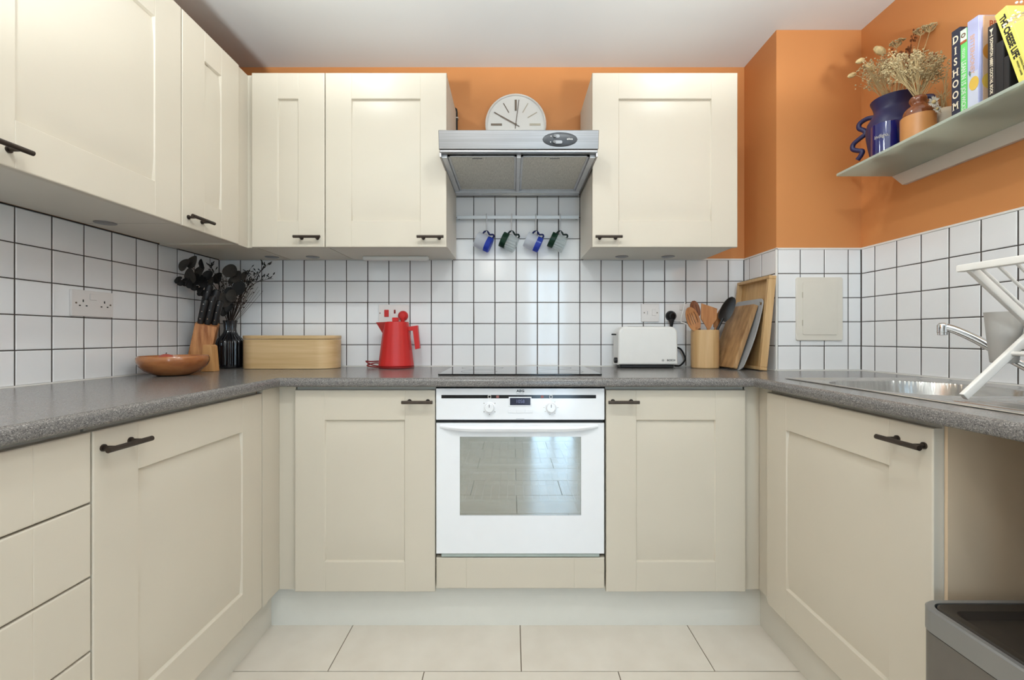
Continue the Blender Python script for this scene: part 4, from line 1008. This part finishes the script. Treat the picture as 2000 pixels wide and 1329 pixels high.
# ------------------------------------------------------------------ bin
bx0, bx1, by0, by1, bz = .783, 1.40, .50, .862, .545
t = thing('pedal_bin', 'grey bin with recessed black lid standing under the right worktop', 'bin', ((bx0 + bx1) / 2, (by0 + by1) / 2, 0))
MB().prism(rrect(bx0 + .001, bx1 - .001, by0 + .001, by1 - .001, .035, 8), bz - .047, M=T((0, 0, .002))).build('bin_body', mat('bin_body_grey', (112, 106, 99), .4, metal=.3, noise=.04), t)
b = MB()
o_, i_ = rrect(bx0, bx1, by0, by1, .035, 8), rrect(bx0 + .012, bx1 - .012, by0 + .012, by1 - .012, .026, 8)
rings = [[b.bm.verts.new((p[0], p[1], z)) for p in pl] for pl, z in ((o_, bz - .043), (o_, bz - .003), (rrect(bx0 + .003, bx1 - .003, by0 + .003, by1 - .003, .033, 8), bz), (i_, bz), (i_, bz - .043))]
for a, c in zip(rings, rings[1:]):
    for i in range(len(a)): b.bm.faces.new((a[i], a[(i + 1) % len(a)], c[(i + 1) % len(a)], c[i]))
b.build('collar', bin_grey, t)
b = MB()
pl = [(rrect(bx0 + .015, bx1 - .015, by0 + .015, by1 - .015, .024, 8), bz - .03), (rrect(bx0 + .015, bx1 - .015, by0 + .015, by1 - .015, .024, 8), bz - .001), (rrect(bx0 + .018, bx1 - .018, by0 + .018, by1 - .018, .022, 8), bz + .001), (rrect(bx0 + .036, bx1 - .036, by0 + .036, by1 - .036, .016, 8), bz - .001), (rrect(bx0 + .045, bx1 - .045, by0 + .045, by1 - .045, .014, 8), bz - .012)]
rings = [[b.bm.verts.new((p[0], p[1], z)) for p in q] for q, z in pl]
for a, c in zip(rings, rings[1:]):
    for i in range(len(a)): b.bm.faces.new((a[i], a[(i + 1) % len(a)], c[(i + 1) % len(a)], c[i]))
b.bm.faces.new(rings[-1]); b.bm.faces.new(rings[0][::-1])
b.build('lid', bin_dark, t)
MB().box(bx0 - .02, bx0 + .01, .62, .74, .012, .03, .004).build('pedal', black_pl, t)

# ------------------------------------------------------------------ shelf and what stands on it
ZS = 1.677; SXF = 1.254; SYE = 1.718
t = thing('glass_shelf', 'frosted glass shelf on the orange right wall, holding vases and books', 'shelf', (1.37, 1.2, ZS))
MB().prism(rrect(SXF, XR + .003, .45, SYE, .006, 2), .009, M=T((0, 0, ZS)), bev=.0012).build('shelf_glass', shelf_g, t)
b = MB(); b.prism([(.45, ZS - .0005), (SYE, ZS - .0005), (SYE - .046, ZS - .048), (.45, ZS - .048)], .014, M=Matrix(((0, 0, 1, XR - .0105), (1, 0, 0, 0), (0, 1, 0, 0), (0, 0, 0, 1))))
b.build('shelf_bracket', mat('bracket_white', (226, 216, 204), .45, noise=.01), t)
ZS += .0095
# blue jug with wavy handles
jx, jy = 1.396, 1.622
t = thing('blue_jug', 'matte dark blue jug with two wavy handles on the glass shelf', 'jug', (jx, jy, ZS))
prof = [(0, 0), (.052, 0), (.056, .004), (.066, .03), (.074, .07), (.080, .11), (.0815, .135), (.077, .158), (.066, .178), (.058, .192), (.057, .204), (.061, .220), (.067, .234), (.068, .238), (.065, .239), (.057, .222), (.053, .205), (.053, .19), (.06, .17), (0, .165)]
MB().lathe(prof, (jx, jy, ZS), 48).build('jug_body', blue_glaze, t, ang=60)
hd = Vector((math.cos(R(-64)), math.sin(R(-64)), 0))
for s in (-1, 1):
    pts = [(.055, .196), (.082, .204), (.108, .196), (.110, .178), (.094, .163), (.090, .148), (.112, .136), (.130, .124), (.132, .106), (.116, .094), (.100, .086), (.104, .072), (.116, .058)]
    b = MB().tube(catmull([Vector((jx, jy, ZS + z)) + hd * (s * r) for r, z in pts], 5), .0085, 12)
    b.build('handle', blue_glaze, t)
# blue tumbler
gx, gy = 1.3035, 1.545
t = thing('blue_tumbler', 'glossy cobalt blue glass tumbler in front of the blue jug', 'glass', (gx, gy, ZS))
MB().lathe([(0, 0), (.039, 0), (.0415, .003), (.0415, .106), (.040, .1075), (.0385, .106), (.0385, .012), (0, .010)], (gx, gy, ZS), 48).build('tumbler_body', blue_tumbler, t)
# curved lettering on the tumbler
cu = 'indigo.'
o = text(cu, .017, Matrix(), white_fl, t, bold=.0002)
va = math.atan2(-gy, -gx) - R(18)
for v in o.data.vertices:
    x, y, z = v.co + ORI[t.name]
    a = va + x / .0418; v.co = Vector((gx + .0419 * math.cos(a), gy + .0419 * math.sin(a), ZS + .060 + y)) - ORI[t.name]
# stoneware bottle
qx, qy = 1.3185, 1.440
t = thing('stoneware_bottle', 'two-tone brown stoneware bottle holding dried flowers on the glass shelf', 'bottle', (qx, qy, ZS))
MB().lathe([(0, 0), (.041, 0), (.0445, .004), (.045, .02), (.045, .080), (.0445, .0825)], (qx, qy, ZS), 48).build('lower_body', stone_lo, t)
MB().lathe([(.0445, .0825), (.0400, .0835), (.0395, .092), (.0365, .104), (.028, .114), (.0195, .119), (.0185, .126), (.0215, .130), (.0232, .137), (.022, .144), (.019, .148), (.015, .148), (.013, .14), (0, .138)], (qx, qy, ZS), 48).build('upper_body', stone_hi, t, ang=60)
# beige pot behind
ex, ey = 1.408, 1.445
t = thing('beige_pot', 'small beige pot between the stoneware bottle and the books', 'pot', (ex, ey, ZS))
MB().lathe([(0, 0), (.028, 0), (.031, .003), (.033, .09), (.029, .103), (.022, .110), (.019, .109), (.024, .10), (.0, .095)], (ex, ey, ZS), 32).build('pot_body', beige_pot, t)

def stem(b, root, tip, r=.0011, lift=.5, n=8, sag=0):
    root, tip = Vector(root), Vector(tip); mid = root.lerp(tip, .5); mid.z += lift * (tip - root).length * .25; 
    pts = bez([root, mid, tip], n); b.tube(pts, [r * (1 - .4 * i / n) for i in range(n + 1)], 5); return pts
def head_ovoid(tip, d, L, w, m, name, parent):
    d = Vector(d).normalized(); q = d.to_track_quat('Z', 'Y').to_matrix().to_4x4()
    b = MB(); b.lathe([(0, -L * .5), (w * .55, -L * .42), (w * .95, -L * .15), (w, .05 * L), (w * .8, L * .3), (w * .4, L * .45), (0, L * .52)], (0, 0, 0), 14, fn=lambda a, z: 1 + .08 * math.sin(a * 7 + z * 900))
    return b.build(name, m, parent, M=T(tip) @ q)
rim = Vector((jx, jy, ZS + .20))
GF = 'bunny tail grasses in the blue jug'
for i, (px, py, Y, lab, L) in enumerate(((1680, 119, 1.66, 'bunny tail grass head, middle one of the three drooping left of the jug', .036), (1701, 131, 1.63, 'bunny tail grass head closest above the jug mouth, left side', .040),
                           (1664, 147, 1.66, 'bunny tail grass head drooping lowest and furthest left', .034), (1718, 99, 1.65, 'fluffy bunny tail grass head standing highest above the blue jug', .050), (1730, 124, 1.67, 'bunny tail grass head half hidden in the middle of the bunch', .05))):
    tip = at(px, py, Y); t = thing('bunny_tail_grass', lab, 'dried flower', rim + Vector((0, 0, .02)), GF)
    root = rim + Vector((random.uniform(-.03, .02), random.uniform(-.02, .02), .0))
    b = MB(); pts = stem(b, root, tip - Vector((-.006, 0, -.002)), .0012, 1.0); b.build('stem', straw, t)
    d = at(px - 8, py + (8 if i != 3 else 8), Y) - at(px + 8, py - (-2 if i in (0, 2) else 6), Y)
    if i in (1, 3): d = at(px + 14, py + 8, Y) - at(px - 14, py - 8, Y)
    head_ovoid(tip, d, L, L * .26, bunny, 'flower_head', t)
def umbel(px, py, Y, root, lab, w=.030):
    tip = at(px, py, Y); t = thing('yarrow_stem', lab, 'dried flower', root, 'flat-headed dried yarrow on the shelf')
    b = MB(); base = tip - Vector((.003, 0, .019)); stem(b, root, base, .0016, .1)
    fl = MB()
    for k in range(46):
        a, r = random.uniform(0, 6.283), w * math.sqrt(random.random()); q = tip + Vector((r * math.cos(a), r * math.sin(a), .006 * (1 - (r / w) ** 2) + random.uniform(-.003, .002)))
        if k % 3 == 0: b.tube([base, base.lerp(q, .5) + Vector((0, 0, -.003)), q], .0007, 4)
        fl.ball(q, random.uniform(.0028, .0044), 1, scale=(1, 1, .7))
    b.build('stem', straw, t); o = fl.build('florets', floret, t); o['kind'] = 'stuff'
bot = Vector((qx, qy, ZS + .14))
umbel(1753, 83, 1.60, rim, 'flat cream yarrow head rising alone above the blue jug', .023)
umbel(1800, 59, 1.58, rim + Vector((.02, -.02, 0)), 'tall flat yarrow head at the top, left of a pair', .024)
umbel(1817, 53, 1.56, rim + Vector((.025, -.025, 0)), 'tallest flat yarrow head, right of a pair at the top', .022)
# pointed tan seed heads and brown sprig
for px, py, Y, lab, L, dd in ((1804, 96, 1.60, 'pointed tan seed head slanting right among the dried flowers', .075, (1, 0, .35)), (1822, 112, 1.56, 'short brown seed head beside the baby\'s breath', .05, (.7, 0, .7))):
    t = thing('seed_head', lab, 'dried flower', rim); tip = at(px, py, Y); b = MB(); stem(b, rim + Vector((.01, -.01, 0)), tip, .0013, .3); b.build('stem', straw, t)
    head_ovoid(tip, dd, L, .010, stone_lo if L > .06 else brown_dry, 'flower_head', t)
t = thing('brown_sprig', 'dark brown dried sprig behind the tall yarrow', 'dried flower', rim); b = MB()
pts = stem(b, rim, at(1786, 62, 1.62), .0012, .2, 14); lf = MB()
for p in pts[5:]:
    for s in range(4): lf.ball(p + Vector((random.uniform(-.010, .010), random.uniform(-.006, .006), random.uniform(-.006, .006))), .0045, 1, scale=(.6, .6, 1.3))
b.build('stem', brown_dry, t); o = lf.build('seeds', brown_dry, t); o['kind'] = 'stuff'
def spray(name, label, root, tips, cat='dried flower', fr=(.0018, .0034), nfl=12, spread=.014, m=floret, rad=.0011, sub=5):
    t = thing(name, label, cat, root); b, fl = MB(), MB()
    for tp in tips:
        tp = Vector(tp); pts = stem(b, Vector(root) + Vector((random.uniform(-.008, .008), random.uniform(-.008, .008), 0)), tp, rad, random.uniform(-.2, .35))
        for k in range(sub):
            s = pts[random.randint(4, 7)]; e = tp + Vector((random.gauss(0, spread), random.gauss(0, spread), random.gauss(0, spread)))
            b.tube([s, s.lerp(e, .55) + Vector((0, 0, .003)), e], .0006, 4, caps=False)
            for q in range(max(1, nfl // sub)):
                fl.ball(e + Vector((random.gauss(0, .0045), random.gauss(0, .0045), random.gauss(0, .0045))), random.uniform(*fr), 0)
    b.build('stems', straw, t); o = fl.build('florets', m, t); o['kind'] = 'stuff'
def region(n, x0, x1, y0, y1, Y0, Y1): return [at(random.uniform(x0, x1), random.uniform(y0, y1), random.uniform(Y0, Y1)) for _ in range(n)]
tips = region(18, 1737, 1775, 108, 150, 1.42, 1.50) + region(20, 1775, 1812, 108, 148, 1.40, 1.48) + region(12, 1815, 1838, 112, 150, 1.40, 1.46)
spray('babys_breath', 'wide spray of dried baby\'s breath standing in the stoneware bottle', bot, tips, nfl=26, spread=.012, sub=7)
tips = region(24, 1690, 1745, 108, 172, 1.57, 1.68)
spray('babys_breath', 'loose dried baby\'s breath on the left side of the blue jug', rim, tips, nfl=18, spread=.013, sub=6)
tips = region(10, 1730, 1790, 100, 135, 1.60, 1.68)
spray('brown_filler', 'brownish dried filler foliage in the centre of the blue jug', rim, tips, nfl=20, spread=.016, sub=6, m=brown_dry, fr=(.003, .006))
pot_top = Vector((ex, ey, ZS + .10))
spray('wispy_stems', 'wispy dried stems between the bottle and the dark book', pot_top, region(9, 1836, 1853, 115, 195, 1.40, 1.46), nfl=4, spread=.012, sub=4, fr=(.0012, .002))
for i, (px, py, r, lab) in enumerate(((1822, 200, .021, 'larger white daisy-like dried flower in front of the beige pot'), (1829, 213, .014, 'smaller white daisy-like dried flower below the larger one'))):
    c = at(px, py, 1.385); t = thing('white_flower', lab, 'flower', c)
    b = MB(); stem(b, pot_top, c + Vector((.0, .004, 0)), .001, -.1); b.build('stem', straw, t)
    pe = MB()
    for k in range(22):
        a = 2 * math.pi * k / 22 + random.uniform(-.1, .1); d = Vector((math.cos(a), -.35 * random.random(), math.sin(a))); rr = r * random.uniform(.75, 1)
        s = d.cross(Vector((0, 1, 0))).normalized() * r * .1
        pe.face([c + d * .1 * r - s * .5, c + d * rr * .7 - s, c + d * rr, c + d * rr * .7 + s, c + d * .1 * r + s * .5])
    pe.build('petals', white_fl, t); MB().ball(c + Vector((0, -.003, 0)), r * .28, 2).build('flower_centre', straw, t)

# books (spines face the room, standing along y)
SPX = 1.262
def book(label, y0, y1, h, m, depth=.17, lean=0.0, spx=SPX):
    """y0 near, y1 far"""
    c = Vector((spx, y0, ZS)); t = thing('book', label, 'book', c, 'cookery books on the glass shelf')
    M = T(c) @ Matrix.Rotation(R(lean), 4, 'X')        # leaning: the top tips towards +y
    w = y1 - y0; th = .0022
    b = MB(); b.box(0, .003, 0, w, 0, h, .0012, 2); b.box(.002, depth, 0, th, 0, h, .0006); b.box(.002, depth, w - th, w, 0, h, .0006)
    b.build('cover', m, t, M=M)
    MB().box(.003, depth - .004, th, w - th, .003, h - .004).build('pages', page_m, t, M=M)
    return t, M, w
navy = mat('book_navy', (40, 42, 62), .5, noise=.04); green = mat('book_green', (112, 212, 112), .45, noise=.02); lav = mat('book_lavender', (186, 188, 224), .45, noise=.03)
blackb = mat('book_black', (42, 36, 36), .5, noise=.06); blackb2 = mat('book_charcoal', (34, 31, 32), .5, noise=.1); yellow = mat('book_yellow', (240, 228, 112), .45, noise=.02)
ink_cream = mat('ink_cream', (236, 222, 196), .6, noise=.02); ink_black = mat('ink_black', (30, 28, 26), .6, noise=.02); ink_white = mat('ink_white', (226, 236, 222), .6, noise=.02)
ink_peach = mat('ink_peach', (226, 176, 140), .6, noise=.04); ink_orange = mat('ink_orange', (222, 148, 62), .6, noise=.04); ink_lemon = mat('ink_lemon', (232, 192, 84), .6, noise=.05); ink_rust = mat('ink_rust', (176, 88, 52), .6, noise=.03); ink_leaf = mat('ink_leaf', (96, 128, 110), .6, noise=.05)
ink_peachbg = mat('ink_pale_peach', (226, 190, 156), .6, noise=.04); ink_skin = mat('ink_brown', (120, 84, 62), .6, noise=.05); ink_blue = mat('ink_pale_blue', (170, 184, 204), .6, noise=.04)
def sp(M, w, u, v): return M @ T((-.0005, w - u, v)) @ SPINE_UP       # u measured from the far (left) edge of the spine
def spd(M, w, u, v): return M @ T((-.0005, w - u, v)) @ SPINE_DN
t, M, w = book('dark navy book with large cream letters down its spine', 1.2490, 1.2735, .244, navy)
for i, ch in enumerate('DISHOOM'):
    z = .214 - i * .0315; s = .029; hw = s * .33
    sf = None
    if ch in 'D': sf = [(-.0105, -.004, .0085, .0100), (-.0105, -.004, -.0100, -.0085)]
    if ch == 'I': sf = [(-.0045, .0045, .0085, .0102), (-.0045, .0045, -.0102, -.0085)]
    if ch in 'HM': sf = [(-.0125, -.0045, .0085, .0100), (-.0125, -.0045, -.0100, -.0085), (.0045, .0125, .0085, .0100), (.0045, .0125, -.0100, -.0085)]
    text(ch, s, sp(M, w, w / 2, z), ink_cream, t, name='letter', bold=.0006, sx=.76 if ch != 'M' else .72, serif=sf)
t, M, w = book('bright green slim book with white spine lettering', 1.2300, 1.2480, .229, green)
MB().box(-.0006, 0, .0005, w - .0005, .196, .2285).build('spine_panel', ink_white, t, M=M)
MB().box(-.0009, -.0003, .0005, w - .0005, .190, .197).build('spine_band', ink_rust, t, M=M)
b = MB().lathe([(.0035, 0), (.0062, 0), (.0062, .0005), (.0035, .0005)], (0, 0, 0), 20, M=SPINE_UP); b.build('emblem', ink_skin, t, M=M @ T((-.0008, w / 2, .212)))
text('VEGGIE', .0105, spd(M, w, w / 2, .162), ink_white, t, sx=.85); text('LEAN IN 15', .0165, spd(M, w, w / 2, .106), ink_white, t, bold=.0003, sx=.82); text('JOE WICKS', .0150, spd(M, w, w / 2, .035), ink_white, t, bold=.0002, sx=.85)
t, M, w = book('pale lavender book with a lemon picture on its spine and cover', 1.1995, 1.2290, .241, lav)
MB().box(-.0003, 0, .001, w - .001, .002, .094).build('spine_panel', mat('ink_mist', (206, 210, 226), .6, noise=.04), t, M=M)
text('BITTER', .0165, spd(M, w, w * .45, .172), ink_peach, t); text('HONEY', .0165, spd(M, w, w * .45, .118), ink_peach, t)
for (y, z, a, c_, mm) in ((w * .38, .062, .0125, .0185, ink_lemon),):
    MB().lathe([(0, .0006), (a, .0005), (a, 0)], (0, 0, 0), 28, M=SPINE_UP @ Matrix.Diagonal((1, c_ / a, 1, 1))).build('lemon_print', mm, t, M=M @ T((-.0005, y, z)))
MB().face([(0, .0, .0), (0, .004, .010), (0, .003, .019), (0, -.003, .012)]).build('leaf_print', ink_leaf, t, M=M @ T((-.0006, w * .72, .084)))
b = MB(); b.box(.012, .165, -.0005, 0, .002, .239); b.build('cover_print', ink_peachbg, t, M=M)
text('BITTER', .024, M @ T((.062, -.0008, .216)) @ FACE_CAM, ink_rust, t, bold=.0004, sx=.9); text('HONEY', .024, M @ T((.062, -.0008, .190)) @ FACE_CAM, ink_rust, t, bold=.0004, sx=.9)
for x, z, a, mm in ((.034, .142, .023, ink_orange), (.031, .062, .022, ink_lemon), (.05, .10, .018, ink_blue)):
    MB().lathe([(0, .0005), (a, .0004), (a, 0)], (0, 0, 0), 28, M=FACE_CAM).build('fruit_print', mm, t, M=M @ T((x, -.0005 if mm is not ink_blue else -.0004, z)))
t, M, w = book('black slim book with a white cocktail glass on its spine', 1.1575, 1.1765, .190, blackb)
text('DOWNTON ABBEY COCKTAIL BOOK', .0098, spd(M, w, w / 2, .082), ink_cream, t, bold=.0002, sx=.88)
b = MB().face([(0, .005, .012), (0, -.005, .012), (0, -.0008, .003), (0, .0008, .003)]); b.box(-.0002, .0002, -.0005, .0005, -.006, .003); b.box(-.0002, .0002, -.004, .004, -.0075, -.006); b.build('emblem', ink_cream, t, M=M @ T((-.0004, w / 2, .168)))
t, M, w = book('plain charcoal book standing right beside the black cocktail book', 1.1390, 1.1570, .134, blackb2)
t, M, w = book('thin charcoal book half hidden behind the leaning yellow book', 1.1265, 1.1385, .086, blackb2)
LN = -15.0
t, M, w = book('yellow book leaning with black lettering down its spine', 1.0745, 1.1030, .224, yellow, depth=.18, lean=LN)
text('THE CHEESE LIFE', .0190, spd(M, w, w / 2 - .001, .140), ink_black, t, bold=.0007, sx=.93)
text('MATHEW CARVER', .0052, spd(M, w, w / 2 - .003, .044), ink_black, t); text('& PATRICK McGUIGAN', .0052, spd(M, w, w / 2 + .005, .044), ink_black, t)
text('C', .034, M @ T((.040, -.0005, .160)) @ FACE_CAM, ink_black, t, bold=.0022)
# a sprig vase near the end of the shelf, sprigs reach into view
vx, vy = 1.36, .93
t = thing('bud_vase', 'small clear bud vase on the near end of the glass shelf', 'vase', (vx, vy, ZS))
MB().lathe([(0, 0), (.028, 0), (.032, .02), (.030, .05), (.014, .085), (.012, .11), (.015, .12), (.013, .12), (.010, .108), (.0, .1)], (vx, vy, ZS), 28).build('vase_body', clear, t)
spray('white_sprig', 'white flowering sprig drooping over the cover of the yellow book', (vx, vy, ZS + .11), [at(1968, 46, 1.04), at(1976, 38, 1.04), at(1984, 32, 1.03), at(1992, 28, 1.02)], 'flower', (.0016, .0026), 6, .0035, white_fl, sub=3)
spray('white_sprig', 'white flowering sprig at the upper right corner above the yellow book', (vx, vy, ZS + .11), [at(2002, 4, 1.01), at(2008, -4, 1.0), at(2008, 10, 1.0)], 'flower', (.0018, .003), 8, .004, white_fl, sub=3)

# ------------------------------------------------------------------ dark foliage in the black vase
vroot = Vector((-1.300, 2.045, ZT + .19))
def kpx(x, y): return 330 + x * .1956, 480 + y * .1956
def leaf(b, c, r, nrm, asp=1.0, rot=0.0, curl=.25):
    n = nrm.normalized(); q = n.to_track_quat('Z', 'Y').to_matrix().to_4x4() @ Matrix.Rotation(rot, 4, 'Z'); M = T(c) @ q; t = bmesh.new(); rings = []
    ce = t.verts.new((0, 0, 0))
    for k in (.5, 1.0):
        rings.append([t.verts.new((r * k * asp * math.cos(a) * (1 - .06 * math.sin(a)), r * k * math.sin(a), curl * r * k * k * (.5 + .5 * math.cos(2 * a)) + .0)) for a in (2 * math.pi * j / 18 for j in range(18))])
    for j in range(18):
        t.faces.new((ce, rings[0][j], rings[0][(j + 1) % 18])); t.faces.new((rings[0][j], rings[1][j], rings[1][(j + 1) % 18], rings[0][(j + 1) % 18]))
    b._add(t, M)
def foliage(label, Yb, Yt, spine, leaves, m):
    t = thing('eucalyptus_stem', label, 'dried branch', vroot); b = MB()
    pts = [vroot] + [at(*kpx(x, y), Yy) for x, y, Yy in spine]
    cp = catmull(pts, 6); b.tube(cp, [.0022 - .0012 * i / len(cp) for i in range(len(cp))], 6)
    for (x, y, Yy, rp, asp, dark) in leaves:
        c = at(*kpx(x, y), Yy); near = min(cp, key=lambda p: (p - c).length)
        b.tube([near, near.lerp(c, .9)], .0008, 4)
        lb = MB(); leaf(lb, c, 1.22 * rp * .1956 * Yy / F, Vector((random.uniform(-.35, .35), -1, random.uniform(-.2, .5))), asp, random.uniform(-.6, .6))
        lb.build('leaf', euc2 if dark else euc, t)
    b.build('stem', twig, t)
foliage('dark eucalyptus branch with round leaves arching left out of the black vase', 2.0, 1.8,
        [(560, 600, 2.03), (450, 400, 1.96), (330, 280, 1.90), (200, 210, 1.855)],
        [(160, 195, 1.85, 58, .8, 0), (240, 165, 1.86, 58, 1.0, 0), (222, 300, 1.86, 66, .95, 0), (312, 262, 1.88, 52, .9, 0), (330, 182, 1.87, 48, .45, 1), (388, 300, 1.90, 50, .7, 1), (300, 345, 1.88, 50, 1, 1), (345, 365, 1.89, 50, .8, 1), (260, 330, 1.87, 50, .8, 1),
         (395, 465, 1.93, 40, .7, 1), (360, 530, 1.94, 70, .2, 0), (425, 360, 1.93, 42, .6, 0)], euc)
foliage('blackened small-leaved branch hanging lowest on the left of the vase', 2.0, 1.8, [(520, 620, 2.02), (420, 470, 1.95), (330, 440, 1.92), (190, 370, 1.865), (90, 340, 1.845)],
        [(100, 340, 1.845, 30, 1, 1), (115, 372, 1.845, 26, 1, 1), (80, 355, 1.845, 22, 1, 1), (165, 365, 1.86, 36, 1, 1), (205, 385, 1.86, 36, .8, 1), (250, 415, 1.87, 30, 1, 1), (275, 425, 1.88, 24, 1, 1), (320, 445, 1.89, 34, 1, 1), (335, 472, 1.9, 30, 1, 1), (305, 478, 1.9, 22, 1, 1)], euc2)
foliage('dark eucalyptus branch with broad leaves in the middle of the black vase', 2.0, 2.0, [(590, 600, 2.03), (600, 470, 2.01), (640, 330, 2.0), (620, 230, 1.99)],
        [(612, 252, 1.99, 58, 1, 0), (680, 312, 2.0, 54, 1, 0), (755, 300, 2.01, 45, .5, 0), (490, 325, 2.0, 52, .7, 1), (548, 545, 1.99, 60, .95, 0), (632, 500, 1.98, 52, .9, 0), (700, 425, 2.0, 60, .8, 1), (610, 470, 2.0, 46, .9, 1), (640, 350, 2.01, 46, .8, 0), (560, 650, 2.0, 52, .6, 1), (600, 620, 2.0, 40, .7, 1)], euc)
def twigs(label, spine, nl, lw, m, side=1):
    t = thing('twig_sprig', label, 'dried branch', vroot); pts = [vroot] + [at(*kpx(x, y), Yy) for x, y, Yy in spine]; cp = catmull(pts, 8); b = MB(); b.tube(cp, [.0016 - .001 * i / len(cp) for i in range(len(cp))], 5); lb = MB()
    for k in range(nl):
        p = cp[int(len(cp) * (.42 + .57 * k / nl))]; e = p + Vector((random.uniform(-.022, .022), random.uniform(-.012, .012), random.uniform(.004, .026))); b.tube([p, e], .0006, 4)
        q = (e - p).normalized(); lb.ball(e, lw, 1, M=q.to_track_quat('Z', 'Y').to_matrix().to_4x4(), scale=(.38, .3, 1.1))
    b.build('stem', twig, t); o = lb.build('leaves', m, t); o['kind'] = 'stuff'
twigs('dark twig with small pointed leaves rising high to the right of the vase', [(690, 560, 2.03), (800, 390, 2.02), (900, 270, 2.01), (985, 185, 2.0)], 30, .0085, euc2)
twigs('dark twig with narrow leaves reaching furthest right of the vase', [(700, 560, 2.03), (830, 400, 2.02), (930, 350, 2.01), (1040, 330, 2.0)], 16, .008, euc2)
twigs('dark twig with tiny leaves standing upright left of centre', [(540, 560, 2.03), (500, 380, 2.0), (440, 260, 1.97), (400, 195, 1.95)], 18, .008, euc2)
twigs('dark twig with small leaves upright right of centre in the vase', [(640, 560, 2.04), (720, 400, 2.03), (780, 300, 2.02), (790, 250, 2.02)], 16, .007, euc2)
t = thing('berry_twigs', 'tangle of thin brown berry twigs in the middle of the vase', 'dried branch', vroot); b, lb = MB(), MB()
for k in range(40):
    e = at(*kpx(random.uniform(520, 860), random.uniform(290, 480)), random.uniform(1.99, 2.07)); pts = stem(b, vroot, e, .0011, random.uniform(-.1, .3), 8)
    for s in range(4):
        p = pts[random.randint(4, 8)]; q = p + Vector((random.uniform(-.02, .02), random.uniform(-.01, .01), random.uniform(0, .025))); b.tube([p, q], .0006, 4); lb.ball(q, .0032, 1)
for (x, y) in ((890, 410), (940, 450), (905, 445)): stem(b, vroot, at(*kpx(x, y), 2.03), .0009, -.2, 8)
b.build('stem', twig, t); o = lb.build('berries', twig, t); o['kind'] = 'stuff'
# ceiling downlight fittings
for i, (x, y) in enumerate(DOWNLIGHTS):
    o = MB().lathe([(.034, 0), (.045, 0), (.046, -.004), (.034, -.005), (.034, 0)], (x, y, ZC), 32).build('downlight', white_trim)
    solo(o, ('white downlight ring on the ceiling, back left', 'white downlight ring on the ceiling, back right', 'white downlight ring on the ceiling above the left worktop', 'white downlight ring on the ceiling above the right worktop', 'white downlight ring on the ceiling behind the viewer')[i], 'light', 'ceiling downlights')

t = thing('fill_globe', 'added round white fill globe hanging unseen behind the viewer', 'lamp', (-.25, -1.35, 1.78))  # unseen globe made up around the added frontal fill
MB().ball((-.25, -1.35, 1.95), .135, 3).build('globe', mat('opal_glass', (250, 240, 225), .4, noise=.01, emit=((255, 248, 240), 4.0)), t)
MB().tube([(-.25, -1.35, 2.085), (-.25, -1.35, ZC)], .003, 6).build('flex', cord_b, t)

for (x, y), w in zip(FILL_UPLIGHTS, ('left', 'right')):  # stands and bowls made up to carry the ceiling fill
    t = thing('fill_uplighter', 'added slim white fill uplighter, unseen just behind the viewer on the %s' % w, 'lamp', (x, y, 0), 'added fill uplighters')
    MB().lathe([(0, 0), (.13, 0), (.13, .012), (.012, .02), (.011, 1.08), (0, 1.08)], (x, y, 0), 28).build('stand', white_trim, t)
    MB().lathe([(0, 1.08), (.03, 1.08), (.12, 1.13), (.15, 1.17), (.147, 1.172), (.115, 1.14), (.02, 1.10), (0, 1.10)], (x, y, 0), 28).build('shade', white_trim, t)
